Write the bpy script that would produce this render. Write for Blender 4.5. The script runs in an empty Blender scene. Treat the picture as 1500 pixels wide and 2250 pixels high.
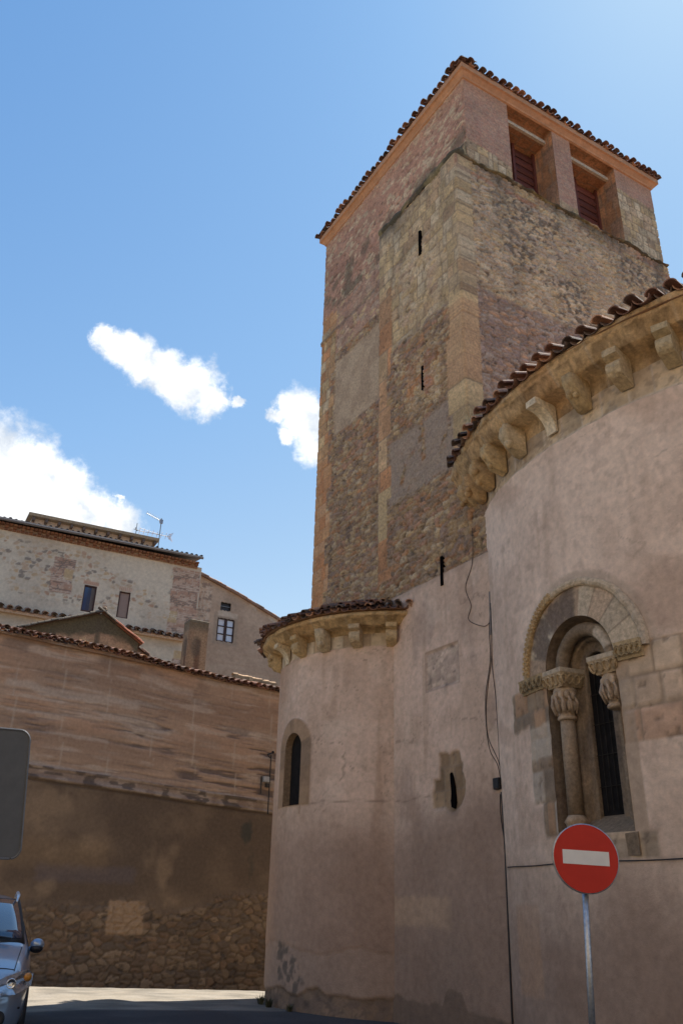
import bpy, math, random
import numpy as np
from mathutils import Matrix, Vector

# ------------------------------------------------------------------ camera, sky, sun, exposure
sc = bpy.context.scene
COL = sc.collection
FOC, CX, CY = 1824.0, 750.0, 1125.0            # focal length in photo pixels (1500 x 2250)
_u = np.array([100.0, 3825.0, -FOC]); _u /= np.linalg.norm(_u)
_f = np.array([0, 0, -1.0]) - _u * (-_u[2]); _f /= np.linalg.norm(_f)
CAMR = np.array([np.cross(_f, _u), _f, _u])     # camera axes -> world
EYE = np.array([0, 0, 1.6])
cam = bpy.data.cameras.new("camera"); camo = bpy.data.objects.new("camera", cam); COL.objects.link(camo)
m3 = Matrix(CAMR.tolist()).to_4x4(); m3.translation = Vector(EYE)
camo.matrix_world = m3
cam.sensor_fit = 'VERTICAL'; cam.sensor_height = 22.5; cam.lens = 22.5 * FOC / 2250
cam.clip_start = 0.05; cam.clip_end = 3000
sc.camera = camo

def ray(x, y):
    v = CAMR @ np.array([x - CX, CY - y, -FOC]); return v / np.linalg.norm(v)

SUN_AZ, SUN_EL = 40.0, 60.0                      # azimuth clockwise from +Y
w = bpy.data.worlds.new("World"); sc.world = w; w.use_nodes = True
nt = w.node_tree; nt.nodes.clear()
N = nt.nodes.new; K = nt.links.new
sky = N('ShaderNodeTexSky'); sky.sky_type = 'NISHITA'; sky.sun_disc = False
sky.sun_elevation = math.radians(SUN_EL); sky.sun_rotation = math.radians(SUN_AZ)
sky.air_density = 1.0; sky.dust_density = 0.2; sky.ozone_density = 1.3; sky.altitude = 1000
tc = N('ShaderNodeTexCoord')
wn = N('ShaderNodeTexNoise'); wn.inputs['Scale'].default_value = 13; wn.inputs['Detail'].default_value = 9; wn.inputs['Roughness'].default_value = 0.62
K(tc.outputs['Generated'], wn.inputs['Vector'])
wp = N('ShaderNodeVectorMath'); wp.operation = 'MULTIPLY_ADD'
K(wn.outputs['Color'], wp.inputs[0]); wp.inputs[1].default_value = (.075,) * 3
off = N('ShaderNodeVectorMath'); off.operation = 'SUBTRACT'; K(tc.outputs['Generated'], off.inputs[0]); off.inputs[1].default_value = (.0375,) * 3
K(off.outputs[0], wp.inputs[2])
CLOUDS = [(222, 745, 34), (262, 765, 52), (310, 793, 62), (365, 828, 66), (420, 850, 66), (462, 882, 48), (520, 880, 16),
          (662, 915, 62), (700, 955, 75), (640, 900, 40), (600, 910, 20), (618, 950, 22),
          (-20, 1010, 130), (60, 1030, 95), (120, 1085, 95), (60, 1120, 130), (190, 1140, 80), (255, 1160, 62), (268, 1107, 16), (-120, 900, 90)]
prev = None
for (x, y, r) in CLOUDS:
    d = ray(x, y); L = math.sqrt((x - CX) ** 2 + (y - CY) ** 2 + FOC ** 2)
    ds = N('ShaderNodeVectorMath'); ds.operation = 'DISTANCE'; K(wp.outputs[0], ds.inputs[0]); ds.inputs[1].default_value = d.tolist()
    ma = N('ShaderNodeMath'); ma.operation = 'MULTIPLY_ADD'; K(ds.outputs['Value'], ma.inputs[0]); ma.inputs[1].default_value = -L / r; ma.inputs[2].default_value = 1.0
    if prev is None: prev = ma
    else:
        mx = N('ShaderNodeMath'); mx.operation = 'MAXIMUM'; K(prev.outputs[0], mx.inputs[0]); K(ma.outputs[0], mx.inputs[1]); prev = mx
wn2 = N('ShaderNodeTexNoise'); wn2.inputs['Scale'].default_value = 38; wn2.inputs['Detail'].default_value = 8; wn2.inputs['Roughness'].default_value = .68; K(tc.outputs['Generated'], wn2.inputs['Vector'])
ad = N('ShaderNodeMath'); ad.operation = 'MULTIPLY_ADD'; K(wn2.outputs['Fac'], ad.inputs[0]); ad.inputs[1].default_value = 1.0; K(prev.outputs[0], ad.inputs[2])
mr = N('ShaderNodeMapRange'); mr.interpolation_type = 'SMOOTHSTEP'; K(ad.outputs[0], mr.inputs['Value']); mr.inputs['From Min'].default_value = .40; mr.inputs['From Max'].default_value = 1.0
bg = N('ShaderNodeBackground'); bg.inputs['Strength'].default_value = 0.13
# grade of the physical sky: its red channel (thin blue overhead -> pale low down and near the sun) picks the blue
sp_ = N('ShaderNodeSeparateColor'); K(sky.outputs[0], sp_.inputs[0])
mp_ = N('ShaderNodeMapRange'); K(sp_.outputs[0], mp_.inputs['Value']); mp_.inputs['From Min'].default_value = .8; mp_.inputs['From Max'].default_value = 2.2
hs = N('ShaderNodeValToRGB'); K(mp_.outputs[0], hs.inputs['Fac'])
for k_, (p_, c_) in enumerate(((0, (.42, 1.14, 2.6)), (.45, (1.16, 2.08, 3.48)), (1, (2.15, 2.98, 3.85)))):
    e_ = hs.color_ramp.elements[k_] if k_ < 2 else hs.color_ramp.elements.new(1.0)
    e_.position = p_; e_.color = (*[v / 4 for v in c_], 1)
hsx = N('ShaderNodeVectorMath'); hsx.operation = 'SCALE'; K(hs.outputs[0], hsx.inputs[0]); hsx.inputs['Scale'].default_value = 4.0; hs = hsx
mxc = N('ShaderNodeMix'); mxc.data_type = 'RGBA'
K(mr.outputs[0], mxc.inputs['Factor']); K(hs.outputs[0], mxc.inputs[6]); mxc.inputs[7].default_value = (7.5, 7.6, 7.8, 1)
wn3 = N('ShaderNodeTexNoise'); wn3.inputs['Scale'].default_value = 22; wn3.inputs['Detail'].default_value = 7; K(wp.outputs[0], wn3.inputs['Vector'])
cr3 = N('ShaderNodeMapRange'); K(wn3.outputs['Fac'], cr3.inputs['Value']); cr3.inputs['From Min'].default_value = .36; cr3.inputs['From Max'].default_value = .60
cm3 = N('ShaderNodeMix'); cm3.data_type = 'RGBA'; K(cr3.outputs[0], cm3.inputs['Factor']); cm3.inputs[6].default_value = (2.9, 3.2, 3.6, 1); cm3.inputs[7].default_value = (5.6, 5.6, 5.5, 1)
K(cm3.outputs[2], mxc.inputs[7])
K(mxc.outputs[2], bg.inputs['Color'])
wo = N('ShaderNodeOutputWorld'); K(bg.outputs[0], wo.inputs['Surface'])

sl = bpy.data.lights.new("sun", 'SUN'); sl.energy = 5.0; sl.angle = math.radians(.5); sl.color = (1, .95, .86)
so = bpy.data.objects.new("sun", sl); COL.objects.link(so)
_a, _e = math.radians(SUN_AZ), math.radians(SUN_EL)
so.rotation_euler = Vector((math.sin(_a) * math.cos(_e), math.cos(_a) * math.cos(_e), math.sin(_e))).to_track_quat('Z', 'Y').to_euler()
so.location = (20, 24, 60)
sc.view_settings.view_transform = 'Standard'; sc.view_settings.look = 'None'; sc.view_settings.gamma = 1
sc.view_settings.exposure = 0.95

# ------------------------------------------------------------------ helpers: noise and masonry patterns
rnd = random.Random(7)
def h2(ix, iy, seed=0):
    ix = ix.astype(np.int64); iy = iy.astype(np.int64)
    n = (ix * 374761393 + iy * 668265263 + seed * 974634777) & 0x7fffffff
    n = ((n ^ (n >> 13)) * 1274126177) & 0x7fffffff
    n = ((n ^ (n >> 15)) * 2246822519) & 0x7fffffff
    return ((n ^ (n >> 16)) & 0xffffff) / float(0x1000000)
def vn(x, y, seed=0):
    ix, iy = np.floor(x), np.floor(y); fx, fy = x - ix, y - iy
    fx = fx * fx * (3 - 2 * fx); fy = fy * fy * (3 - 2 * fy)
    return (h2(ix, iy, seed) * (1 - fx) + h2(ix + 1, iy, seed) * fx) * (1 - fy) + (h2(ix, iy + 1, seed) * (1 - fx) + h2(ix + 1, iy + 1, seed) * fx) * fy
def fbm(x, y, octv=4, seed=0):
    x, y = np.asarray(x, float), np.asarray(y, float)
    t = 0; a = .5
    for k in range(octv):
        t = t + a * vn(x * 2 ** k + 17.3 * k, y * 2 ** k - 9.1 * k, seed + k); a *= .5
    return t / (1 - .5 ** octv)
def sm(x, a, b):
    t = np.clip((x - a) / (b - a), 0, 1); return t * t * (3 - 2 * t)
def lerp(a, b, m):
    m = np.asarray(m)[..., None]; return np.asarray(a) * (1 - m) + np.asarray(b) * m
def box(s, z, s0, s1, z0, z1, e=.04):
    return sm(s, s0 - e, s0 + e) * (1 - sm(s, s1 - e, s1 + e)) * sm(z, z0 - e, z0 + e) * (1 - sm(z, z1 - e, z1 + e))
def pal(r, cols):
    cols = np.asarray(cols, float); i = np.minimum((r * len(cols)).astype(int), len(cols) - 1); return cols[i]
def rubble(s, z, w, h, seed=0, jit=.85):
    s = s + (fbm(s * 2.1, z * 2.1, 3, seed + 50) - .5) * w * .9; z = z + (fbm(s * 2.3, z * 2.3, 3, seed + 60) - .5) * h * .9
    x, y = s / w, z / h; ix, iy = np.floor(x), np.floor(y)
    f1 = np.full(x.shape, 9.); f2 = f1.copy(); rid = np.zeros(x.shape)
    for dx in (-1, 0, 1):
        for dy in (-1, 0, 1):
            jx, jy = ix + dx, iy + dy
            d = np.hypot(jx + .5 + (h2(jx, jy, seed) - .5) * jit - x, jy + .5 + (h2(jx, jy, seed + 1) - .5) * jit - y)
            r = h2(jx, jy, seed + 2); nw = d < f1
            f2 = np.where(nw, f1, np.minimum(f2, d)); rid = np.where(nw, r, rid); f1 = np.where(nw, d, f1)
    return rid, f2 - f1
def ashlar(s, z, h, w, seed=0):
    z = z + (fbm(s * .8, z * .3, 2, seed + 9) - .5) * .04
    row = np.floor(z / h); fz = z / h - row
    ww = w * (.75 + .6 * h2(row, row * 0, seed)); x = s / ww + h2(row, row * 0 + 3, seed + 1) * 5
    cl = np.floor(x); fx = x - cl
    cut = .5 + (h2(cl, row, seed + 5) - .5) * .5
    sub = fx > cut
    fx2 = np.where(sub, (fx - cut) / (1 - cut), fx / cut); wl = np.where(sub, 1 - cut, cut) * ww
    d = np.minimum(np.minimum(fx2, 1 - fx2) * wl, np.minimum(fz, 1 - fz) * h)
    return h2(cl * 2 + sub, row, seed + 2), d

CREAM, PALE, ORNG, PINK = (.50, .37, .22), (.55, .44, .31), (.46, .24, .125), (.40, .225, .16)
MORT, PURP, DARK, MOSS = (.40, .315, .25), (.27, .195, .17), (.07, .06, .055), (.16, .14, .075)
PLAS, PLAS2 = (.585, .435, .35), (.50, .365, .285)

# ------------------------------------------------------------------ helpers: materials
MATS = {}
def mat(name, rough=.9, nscale=14., namt=.25, bump=.25, bscale=40., metal=0., spec=.3, color=None, coat=0., gain=(1, 1, 1)):
    if name in MATS: return MATS[name]
    m = bpy.data.materials.new(name); m.use_nodes = True; t = m.node_tree; b = t.nodes['Principled BSDF']
    n, k = t.nodes.new, t.links.new
    c = n('ShaderNodeTexCoord')
    if color is None:
        a = n('ShaderNodeAttribute'); a.attribute_name = 'Col'; src = a.outputs['Color']
    else:
        a = n('ShaderNodeRGB'); a.outputs[0].default_value = (*color, 1); src = a.outputs[0]
    n1 = n('ShaderNodeTexNoise'); n1.inputs['Scale'].default_value = nscale; n1.inputs['Detail'].default_value = 6; n1.inputs['Roughness'].default_value = .65
    k(c.outputs['Object'], n1.inputs['Vector'])
    mp = n('ShaderNodeMapRange'); k(n1.outputs['Fac'], mp.inputs['Value']); mp.inputs['From Min'].default_value = .3; mp.inputs['From Max'].default_value = .7
    mp.inputs['To Min'].default_value = 1 - namt; mp.inputs['To Max'].default_value = 1 + namt
    gm = n('ShaderNodeVectorMath'); gm.operation = 'MULTIPLY'; k(src, gm.inputs[0]); gm.inputs[1].default_value = gain
    mu = n('ShaderNodeVectorMath'); mu.operation = 'SCALE'; k(gm.outputs[0], mu.inputs[0]); k(mp.outputs[0], mu.inputs['Scale'])
    k(mu.outputs[0], b.inputs['Base Color'])
    b.inputs['Roughness'].default_value = rough; b.inputs['Metallic'].default_value = metal; b.inputs['Specular IOR Level'].default_value = spec
    b.inputs['Coat Weight'].default_value = coat; b.inputs['Coat Roughness'].default_value = .06
    if bump:
        n2 = n('ShaderNodeTexNoise'); n2.inputs['Scale'].default_value = bscale; n2.inputs['Detail'].default_value = 8; n2.inputs['Roughness'].default_value = .7
        k(c.outputs['Object'], n2.inputs['Vector'])
        bp = n('ShaderNodeBump'); bp.inputs['Strength'].default_value = bump; bp.inputs['Distance'].default_value = .02
        k(n2.outputs['Fac'], bp.inputs['Height']); k(bp.outputs[0], b.inputs['Normal'])
    MATS[name] = m; return m
M_STONE = mat('weathered_stone', gain=(1.17, 1.10, .93), namt=.32, bump=.8, bscale=24, nscale=18)
M_PLAS = mat('lime_plaster', gain=(1.18, 1.13, 1.02), namt=.15, bump=.4, bscale=30, nscale=9)
M_EARTH = mat('earth_render', gain=(1.14, 1.10, 1.06), namt=.14, bump=.45, bscale=26, nscale=13)
M_TILE = mat('clay_tile', gain=(1.25, 1.1, 1.0), rough=.85, namt=.35, bump=.3, bscale=30, nscale=22)
M_WOOD = mat('painted_wood', rough=.6, namt=.2, bump=.15, nscale=25)
M_IRON = mat('dark_metal', rough=.5, metal=.6, namt=.2, bump=.05, spec=.5)
M_ZINC = mat('galvanised_steel', rough=.42, metal=.85, namt=.25, bump=.06, nscale=30, color=(.42, .43, .44))
M_RUBB = mat('cable_rubber', rough=.6, namt=.1, bump=0, color=(.03, .027, .026))
M_GRASS = mat('dry_straw', rough=.8, namt=.2, bump=0)
M_GLASS = mat('window_glass', rough=.08, namt=.05, bump=0, spec=.8)
M_DARK = mat('unlit_void', rough=1, namt=0, bump=0, spec=0, color=(.006, .005, .005))

# ------------------------------------------------------------------ helpers: objects
def props(o, label=None, cat=None, group=None, kind=None):
    if label: o['label'] = label
    if cat: o['category'] = cat
    if group: o['group'] = group
    if kind: o['kind'] = kind
    return o
def thing(name, loc, label, cat, group=None):
    o = bpy.data.objects.new(name, None); COL.objects.link(o); o.location = [float(v) for v in loc]; o.empty_display_size = .2
    return props(o, label, cat, group)
def base_of(parent):
    b = np.zeros(3)
    while parent is not None:
        b += np.array(parent.location); parent = parent.parent
    return b
def make(name, V, F, C, material, parent=None, smooth=False, mats=None, fm=None):
    V = np.asarray(V, float) - base_of(parent)
    me = bpy.data.meshes.new(name)
    F = list(F) if not isinstance(F, np.ndarray) else F
    if isinstance(F, np.ndarray):
        me.vertices.add(len(V)); me.vertices.foreach_set('co', V.astype(np.float32).ravel())
        nf = len(F); me.loops.add(nf * 4); me.polygons.add(nf)
        me.loops.foreach_set('vertex_index', F.astype(np.int32).ravel())
        me.polygons.foreach_set('loop_start', np.arange(0, nf * 4, 4, dtype=np.int32))
        try: me.polygons.foreach_set('loop_total', np.full(nf, 4, dtype=np.int32))
        except Exception: pass
        me.update(calc_edges=True)
    else:
        me.from_pydata([tuple(v) for v in V], [], F); me.update()
    C = np.asarray(C, float)
    if C.ndim == 1: C = np.tile(C, (len(V), 1))
    a = me.color_attributes.new('Col', 'FLOAT_COLOR', 'POINT')
    a.data.foreach_set('color', np.c_[np.clip(C, 0, 1), np.ones(len(V))].astype(np.float32).ravel())
    if smooth: me.polygons.foreach_set('use_smooth', np.ones(len(me.polygons), dtype=bool))
    for mm in (mats or [material]): me.materials.append(mm)
    if fm is not None: me.polygons.foreach_set('material_index', np.asarray(fm, dtype=np.int32))
    me.validate(); me.update()
    o = bpy.data.objects.new(name, me); COL.objects.link(o)
    if parent is not None: o.parent = parent
    return o
def grid(name, P, C, material, parent=None, keep=None, flip=False, smooth=True):
    n, m = P.shape[:2]
    i = np.arange(n * m).reshape(n, m)
    q = np.stack([i[:-1, :-1], i[1:, :-1], i[1:, 1:], i[:-1, 1:]], -1)
    if flip: q = q[..., ::-1]
    F = q.reshape(-1, 4) if keep is None else q[keep]
    return make(name, P.reshape(-1, 3), np.ascontiguousarray(F), np.broadcast_to(C, P.shape).reshape(-1, 3), material, parent, smooth)
class MB:
    def __init__(s): s.V = []; s.F = []; s.C = []
    def add(s, V, F, c):
        b = len(s.V); s.V += [np.asarray(v, float) for v in V]; s.F += [tuple(b + i for i in f) for f in F]
        c = np.asarray(c, float); s.C += [c] * len(V) if c.ndim == 1 else list(c); return s
    def hexa(s, p, c):          # 8 corners: bottom 4 ccw, top 4
        return s.add(p, [(3, 2, 1, 0), (4, 5, 6, 7), (0, 1, 5, 4), (1, 2, 6, 5), (2, 3, 7, 6), (3, 0, 4, 7)], c)
    def boxx(s, o, ax, ay, az, c):   # centre, half axes
        o, ax, ay, az = map(np.asarray, (o, ax, ay, az))
        return s.hexa([o - ax - ay - az, o + ax - ay - az, o + ax + ay - az, o - ax + ay - az, o - ax - ay + az, o + ax - ay + az, o + ax + ay + az, o - ax + ay + az], c)
    def bevbox(s, o, ax, ay, az, c, b=.12):
        o, ax, ay, az = map(lambda q: np.asarray(q, float), (o, ax, ay, az))
        la, lb, lc = (np.linalg.norm(q) for q in (ax, ay, az)); e = b * min(la, lb, lc)
        pts = []
        for sx in (-1, 1):
            for sy in (-1, 1):
                for sz in (-1, 1):
                    base = (ax * sx, ay * sy, az * sz); sh = (ax * sx * (1 - e / la), ay * sy * (1 - e / lb), az * sz * (1 - e / lc))
                    for k in range(3): pts.append(o + sum(base[j] if j == k else sh[j] for j in range(3)))
        ctr = o
        import bmesh
        bm = bmesh.new()
        for p in pts: bm.verts.new(p)
        r = bmesh.ops.convex_hull(bm, input=bm.verts[:]); bm.verts.index_update(); bm.verts.ensure_lookup_table()
        V = [np.array(v.co) for v in bm.verts]; F = [tuple(v.index for v in f.verts) for f in bm.faces]; bm.free()
        return s.add(V, F, c)
    def tube(s, pts, r, c, n=8, caps=True):
        pts = [np.asarray(p, float) for p in pts]; R = r if hasattr(r, '__len__') else [r] * len(pts)
        V = []; F = []; ref = np.array([.31, .17, .93])
        for i, p in enumerate(pts):
            t = pts[min(i + 1, len(pts) - 1)] - pts[max(i - 1, 0)]; t = t / (np.linalg.norm(t) + 1e-9)
            if abs(t @ ref) > .95: ref = np.array([.9, .3, .1])
            a = np.cross(t, ref); a /= np.linalg.norm(a); b = np.cross(t, a)
            for k in range(n):
                q = 2 * math.pi * k / n; V.append(p + R[i] * (math.cos(q) * a + math.sin(q) * b))
        for i in range(len(pts) - 1):
            for k in range(n): F.append((i * n + k, i * n + (k + 1) % n, (i + 1) * n + (k + 1) % n, (i + 1) * n + k))
        if caps: F.append(tuple(range(n))[::-1]); F.append(tuple(range((len(pts) - 1) * n, len(pts) * n)))
        return s.add(V, F, c)
    def sphere(s, o, ax, c, n=10, m=7):     # ax: 3x3 half axes rows
        ax = np.asarray(ax, float); V = []; F = []
        for j in range(m + 1):
            p = math.pi * j / m
            for k in range(n):
                q = 2 * math.pi * k / n; V.append(np.asarray(o) + math.sin(p) * math.cos(q) * ax[0] + math.sin(p) * math.sin(q) * ax[1] + math.cos(p) * ax[2])
        for j in range(m):
            for k in range(n): F.append((j * n + k, j * n + (k + 1) % n, (j + 1) * n + (k + 1) % n, (j + 1) * n + k))
        return s.add(V, F, c)
    def lathe(s, o, prof, c, n=20, ex=(1, 0, 0), ey=(0, 1, 0), ez=(0, 0, 1)):
        ex, ey, ez = map(np.asarray, (ex, ey, ez)); V = []; F = []
        for (r, z) in prof:
            for k in range(n):
                q = 2 * math.pi * k / n; V.append(np.asarray(o) + r * (math.cos(q) * ex + math.sin(q) * ey) + z * ez)
        for j in range(len(prof) - 1):
            for k in range(n): F.append((j * n + k, j * n + (k + 1) % n, (j + 1) * n + (k + 1) % n, (j + 1) * n + k))
        F.append(tuple(range(n))[::-1]); F.append(tuple(range((len(prof) - 1) * n, len(prof) * n)))
        return s.add(V, F, c)
    def extr(s, poly, d, c):        # planar polygon (list of 3d points) pushed by vector d
        n = len(poly); P = [np.asarray(p, float) for p in poly]
        return s.add(P + [p + np.asarray(d) for p in P], [tuple(range(n))[::-1], tuple(range(n, 2 * n))] + [(i, (i + 1) % n, n + (i + 1) % n, n + i) for i in range(n)], c)
    def tile(s, p, ax, side, up, r, L, c, cover=True, th=.016, taper=.85, segs=7):
        # barrel tile: p = mid of the eave end, ax = unit vector running up the roof
        V = []; F = []
        for (q, rr) in ((0, 1.0), (L, taper)):
            for sh in (0, th):
                for k in range(segs + 1):
                    a = math.pi * k / segs; x = -math.cos(a) * (r * rr - sh); y = math.sin(a) * (r * rr - sh) * .8
                    V.append(p + ax * q + side * x + up * (y if cover else -y + r * .25))
        m = segs + 1
        for k in range(segs):
            F += [(k, k + 1, 2 * m + k + 1, 2 * m + k), (m + k + 1, m + k, 3 * m + k, 3 * m + k + 1), (k + 1, k, m + k, m + k + 1), (2 * m + k, 2 * m + k + 1, 3 * m + k + 1, 3 * m + k)]
        F += [(0, 2 * m, 3 * m, m), (segs, m + segs, 3 * m + segs, 2 * m + segs)]
        return s.add(V, F, c)
    def build(s, name, material, parent=None, smooth=False, **k):
        return make(name, s.V, s.F, np.array(s.C), material, parent, smooth, **k)
Z = np.array([0, 0, 1.])
def tcol():
    k = rnd.random(); c = np.array([.19, .115, .085]) * (.5 + .8 * rnd.random())
    if k < .28: c = np.array([.11, .085, .07]) * (.6 + .8 * rnd.random())
    elif k > .85: c = np.array([.36, .22, .14]) * (.8 + .4 * rnd.random())
    return c
def eave_tiles(mb, p0, p1, out, step=.21, r=.1, L=.5, slope=.3, hang=.12, rows=1, jit=.03, ends=0.):
    p0, p1, out = np.asarray(p0, float), np.asarray(p1, float), np.asarray(out, float)
    d = p1 - p0; ln = np.linalg.norm(d); d /= ln; n = max(2, int(ln / step))
    ax = -out + Z * slope; ax /= np.linalg.norm(ax); up = np.cross(d, ax); up = up if up[2] > 0 else -up; up /= np.linalg.norm(up)
    for j in range(rows):
        for i in range(n + 1):
            if j and (i * ln / n < ends or (n - i) * ln / n < ends): continue
            q = p0 + d * (ln * i / n) + out * (hang + rnd.uniform(-jit, jit)) + ax * (L * .8 * j) + up * (.02 * j + rnd.uniform(-.012, .012))
            a2 = ax + d * rnd.uniform(-.05, .05)
            if i < n: mb.tile(q + d * ln / n / 2 - out * .04, a2, d, up, r, L, tcol(), False)
            mb.tile(q + up * .03, a2, d, up, r, L, tcol(), True)

# ------------------------------------------------------------------ the site: plan axes of the church
P0 = np.array([-.35, 18.5, 0.])
dL = np.array([math.sin(math.radians(150)), math.cos(math.radians(150)), 0]); nL = np.array([-math.cos(math.radians(30)), -.5, 0])
def PL(s, o, z=0.):             # s along the east face, o outwards from it
    s, o, z = np.broadcast_arrays(np.asarray(s, float), np.asarray(o, float), np.asarray(z, float))
    return P0 + s[..., None] * dL + o[..., None] * nL + z[..., None] * Z
def ray_plane(x, y, p, n):
    v = ray(x, y); t = (n @ (p - EYE)) / (n @ v); return EYE + t * v
WD = np.array([math.sin(math.radians(60)), .5, 0]); WN = np.array([.5, -math.sin(math.radians(60)), 0])   # along / towards the camera
W0 = np.array([-4.8, 21.7, 0.])
def ground_z(x, y):
    a = (x + 3.7) * WD[0] + (y - 19.8) * WD[1]; p = (x + 3.7) * -.5 + (y - 19.8) * .866
    return -.035 * np.clip(a, -2.4, 6) - .2 * np.clip(p, 0, 2.4)

# ------------------------------------------------------------------ ground
def ground():
    g = np.concatenate([-np.geomspace(900, 14, 14), np.arange(-12, 16, .2), np.geomspace(17, 900, 14)])
    gy = np.concatenate([-np.geomspace(900, 6, 12), np.arange(-5, 32, .2), np.geomspace(33, 900, 14)])
    X, Y = np.meshgrid(g, gy, indexing='ij')
    zz = ground_z(X, Y) + (fbm(X * .7, Y * .7, 4, 3) - .5) * .02
    pp = (X + 3.7) * -.5 + (Y - 19.8) * .866
    c = lerp((.075, .07, .068), (.05, .047, .047), sm(fbm(X * .9, Y * .9, 4, 5), .4, .65))
    pv = lerp((.24, .205, .16), (.16, .14, .112), sm(fbm(X * 2.2, Y * 2.2, 5, 8), .38, .62)); pv = lerp(pv, (.29, .255, .21), .6 * sm(fbm(X * 5, Y * 5, 3, 6), .58, .7))
    c = lerp(c, pv, sm(pp + .25 * (fbm(X, Y, 3, 9) - .5), -4.3, -4.1) * (1 - sm(pp, 40, 41)))  # dark asphalt, pale paving; the colour step also paints sun against shade
    o = grid('street', np.stack([X, Y, zz], -1), c, mat('worn_concrete', namt=.25, bump=.35, bscale=60, nscale=30), smooth=True)
    props(o, kind='structure')
ground()

# ------------------------------------------------------------------ sunlit house added out of view behind the viewpoint, as warm fill
def fill_house():
    a = math.radians(118); D = np.array([math.sin(a), math.cos(a), 0]); Nn = np.array([-math.cos(a), math.sin(a), 0])
    B = np.array([0, -4.5, 0.])
    P = lambda t, o, z: B + D * t + Nn * o + Z * z
    th = thing('fill_house', B + Nn * -4, 'long cream rendered house added out of view to bounce warm fill onto the church', 'house')
    mb = MB(); mb.hexa([P(-22, 0, -1), P(22, 0, -1), P(22, -9, -1), P(-22, -9, -1), P(-22, 0, 13), P(22, 0, 13), P(22, -9, 13), P(-22, -9, 13)], (.68, .57, .46)); mb.build('wall', M_PLAS, th)  # wall of the added fill house, out of view
    mb = MB(); mb.hexa([P(-22.05, .06, -1), P(22.05, .06, -1), P(22.05, -9.05, -1), P(-22.05, -9.05, -1), P(-22.05, .06, 4.6), P(22.05, .06, 4.6), P(22.05, -9.05, 4.6), P(-22.05, -9.05, 4.6)], (.12, .095, .075)); mb.build('light_cut_plinth', M_STONE, th)  # dark plinth added to cut the bounce onto the lower church walls
    mb = MB(); mb.add([P(-22.4, .5, 13), P(22.4, .5, 13), P(22.4, -4.5, 15), P(-22.4, -4.5, 15), P(-22.4, -9.5, 13), P(22.4, -9.5, 13)], [(0, 1, 2, 3), (3, 2, 5, 4), (0, 3, 4), (1, 5, 2), (1, 0, 4, 5)], (.3, .15, .09)); mb.build('roof', M_TILE, th)  # roof of the added fill house, out of view
    for k in range(11):
        for z0 in (1.2, 5.0, 8.9):
            t = -20 + k * 4
            mb = MB()
            for (x, zc, hx, hz) in ((t - .56, z0 + .8, .06, .86), (t + .56, z0 + .8, .06, .86), (t, z0 + 1.6, .5, .06), (t, z0 + .0, .66, .06), (t, z0 + .8, .03, .74)): mb.boxx(P(x, .08, zc), D * hx, Nn * .06, Z * hz, (.3, .2, .13))
            fr = mb.build('window', M_WOOD, th); mb = MB(); mb.boxx(P(t, .07, z0 + .8), D * .5, Nn * .015, Z * .74, (.03, .035, .04)); mb.build('pane', M_GLASS, fr)
fill_house()

# ------------------------------------------------------------------ church
church = thing('church', PL(4, -3), 'old stone church with a square bell tower and two round plastered apses', 'church')

def speck(s, z, seed, d=1.): return (fbm(s * 9 * d, z * 9 * d, 3, seed) - .5)
def weather(c, s, z, seed, k=1.):
    r, e = rubble(s, z, 1.7, 1.5, seed + 3, .95); cr = (1 - sm(e, .004, .018)) * sm(fbm(s * 1.1, z * 1.1, 4, seed + 5), .5, .58)
    c = lerp(c, (.2, .145, .11), cr * .55 * k)
    c = lerp(c, np.array((.62, .50, .41)), sm(fbm(s * 1.7, z * 1.7, 5, seed + 6), .56, .66) * .28 * k)
    c = lerp(c, (.36, .25, .185), sm(fbm(s * 3.3, z * 3.3, 5, seed + 7), .55, .68) * .25 * k)
    c = lerp(c, (.33, .22, .155), sm(fbm(s * 4.5, z * .45, 4, seed + 8), .6, .72) * .35 * k)
    pk = sm(fbm(s * 15, z * 15, 3, seed + 9), .7, .76); c = lerp(c, (.2, .15, .12), pk * .2 * k)
    return c
def streaks(s, z, seed, f=3.): return sm(fbm(s * f, z * .35, 4, seed), .5, .75)

def rub_col(s, z, w, h, seed, cols, mort, relief=.03, gap=.10, cover=.0):
    r, e = rubble(s, z, w, h, seed)
    st = sm(e, gap * .4, gap * 1.8)
    cv = sm(fbm(s * 1.3, z * 1.3, 4, seed + 20) + (cover - .5), .45, .62)    # mortar smeared over
    st = st * (1 - cv * .85)
    pc_ = pal(r, cols) * .72 + np.mean(np.asarray(cols, float), 0) * .28
    c = lerp(mort, pc_ * (.86 + .28 * h2(np.floor(r * 997), np.floor(r * 31), 3))[..., None] * (.8 + .4 * fbm(s * 8, z * 8, 3, seed + 33))[..., None], st)
    hole = sm(fbm(s * 8, z * 12, 3, seed + 30), .66, .76)
    c = lerp(c, DARK, hole * .6)
    c = c * (.78 + .44 * fbm(s * 1.1, z * 1.6, 4, seed + 35))[..., None]
    return c, st * relief - hole * .02
def ash_col(s, z, h, w, seed, cols, joint=(.24, .18, .13), relief=.018):
    r, d = ashlar(s, z, h, w, seed)
    j = 1 - sm(d, .006, .03)
    c = pal(r, cols) * (.85 + .3 * h2(np.floor(r * 877), np.floor(r * 13), 5))[..., None]
    wv = sm(fbm(s * 2.5, z * 2.5, 4, seed + 40), .35, .7)
    c = c * (.82 + .28 * wv)[..., None]
    c = lerp(c, joint, j * .7)
    pit = sm(fbm(s * 12, z * 12, 3, seed + 44), .66, .76)
    return lerp(c, np.asarray(joint) * .6, pit * .6), -j * relief - pit * .012

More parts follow.
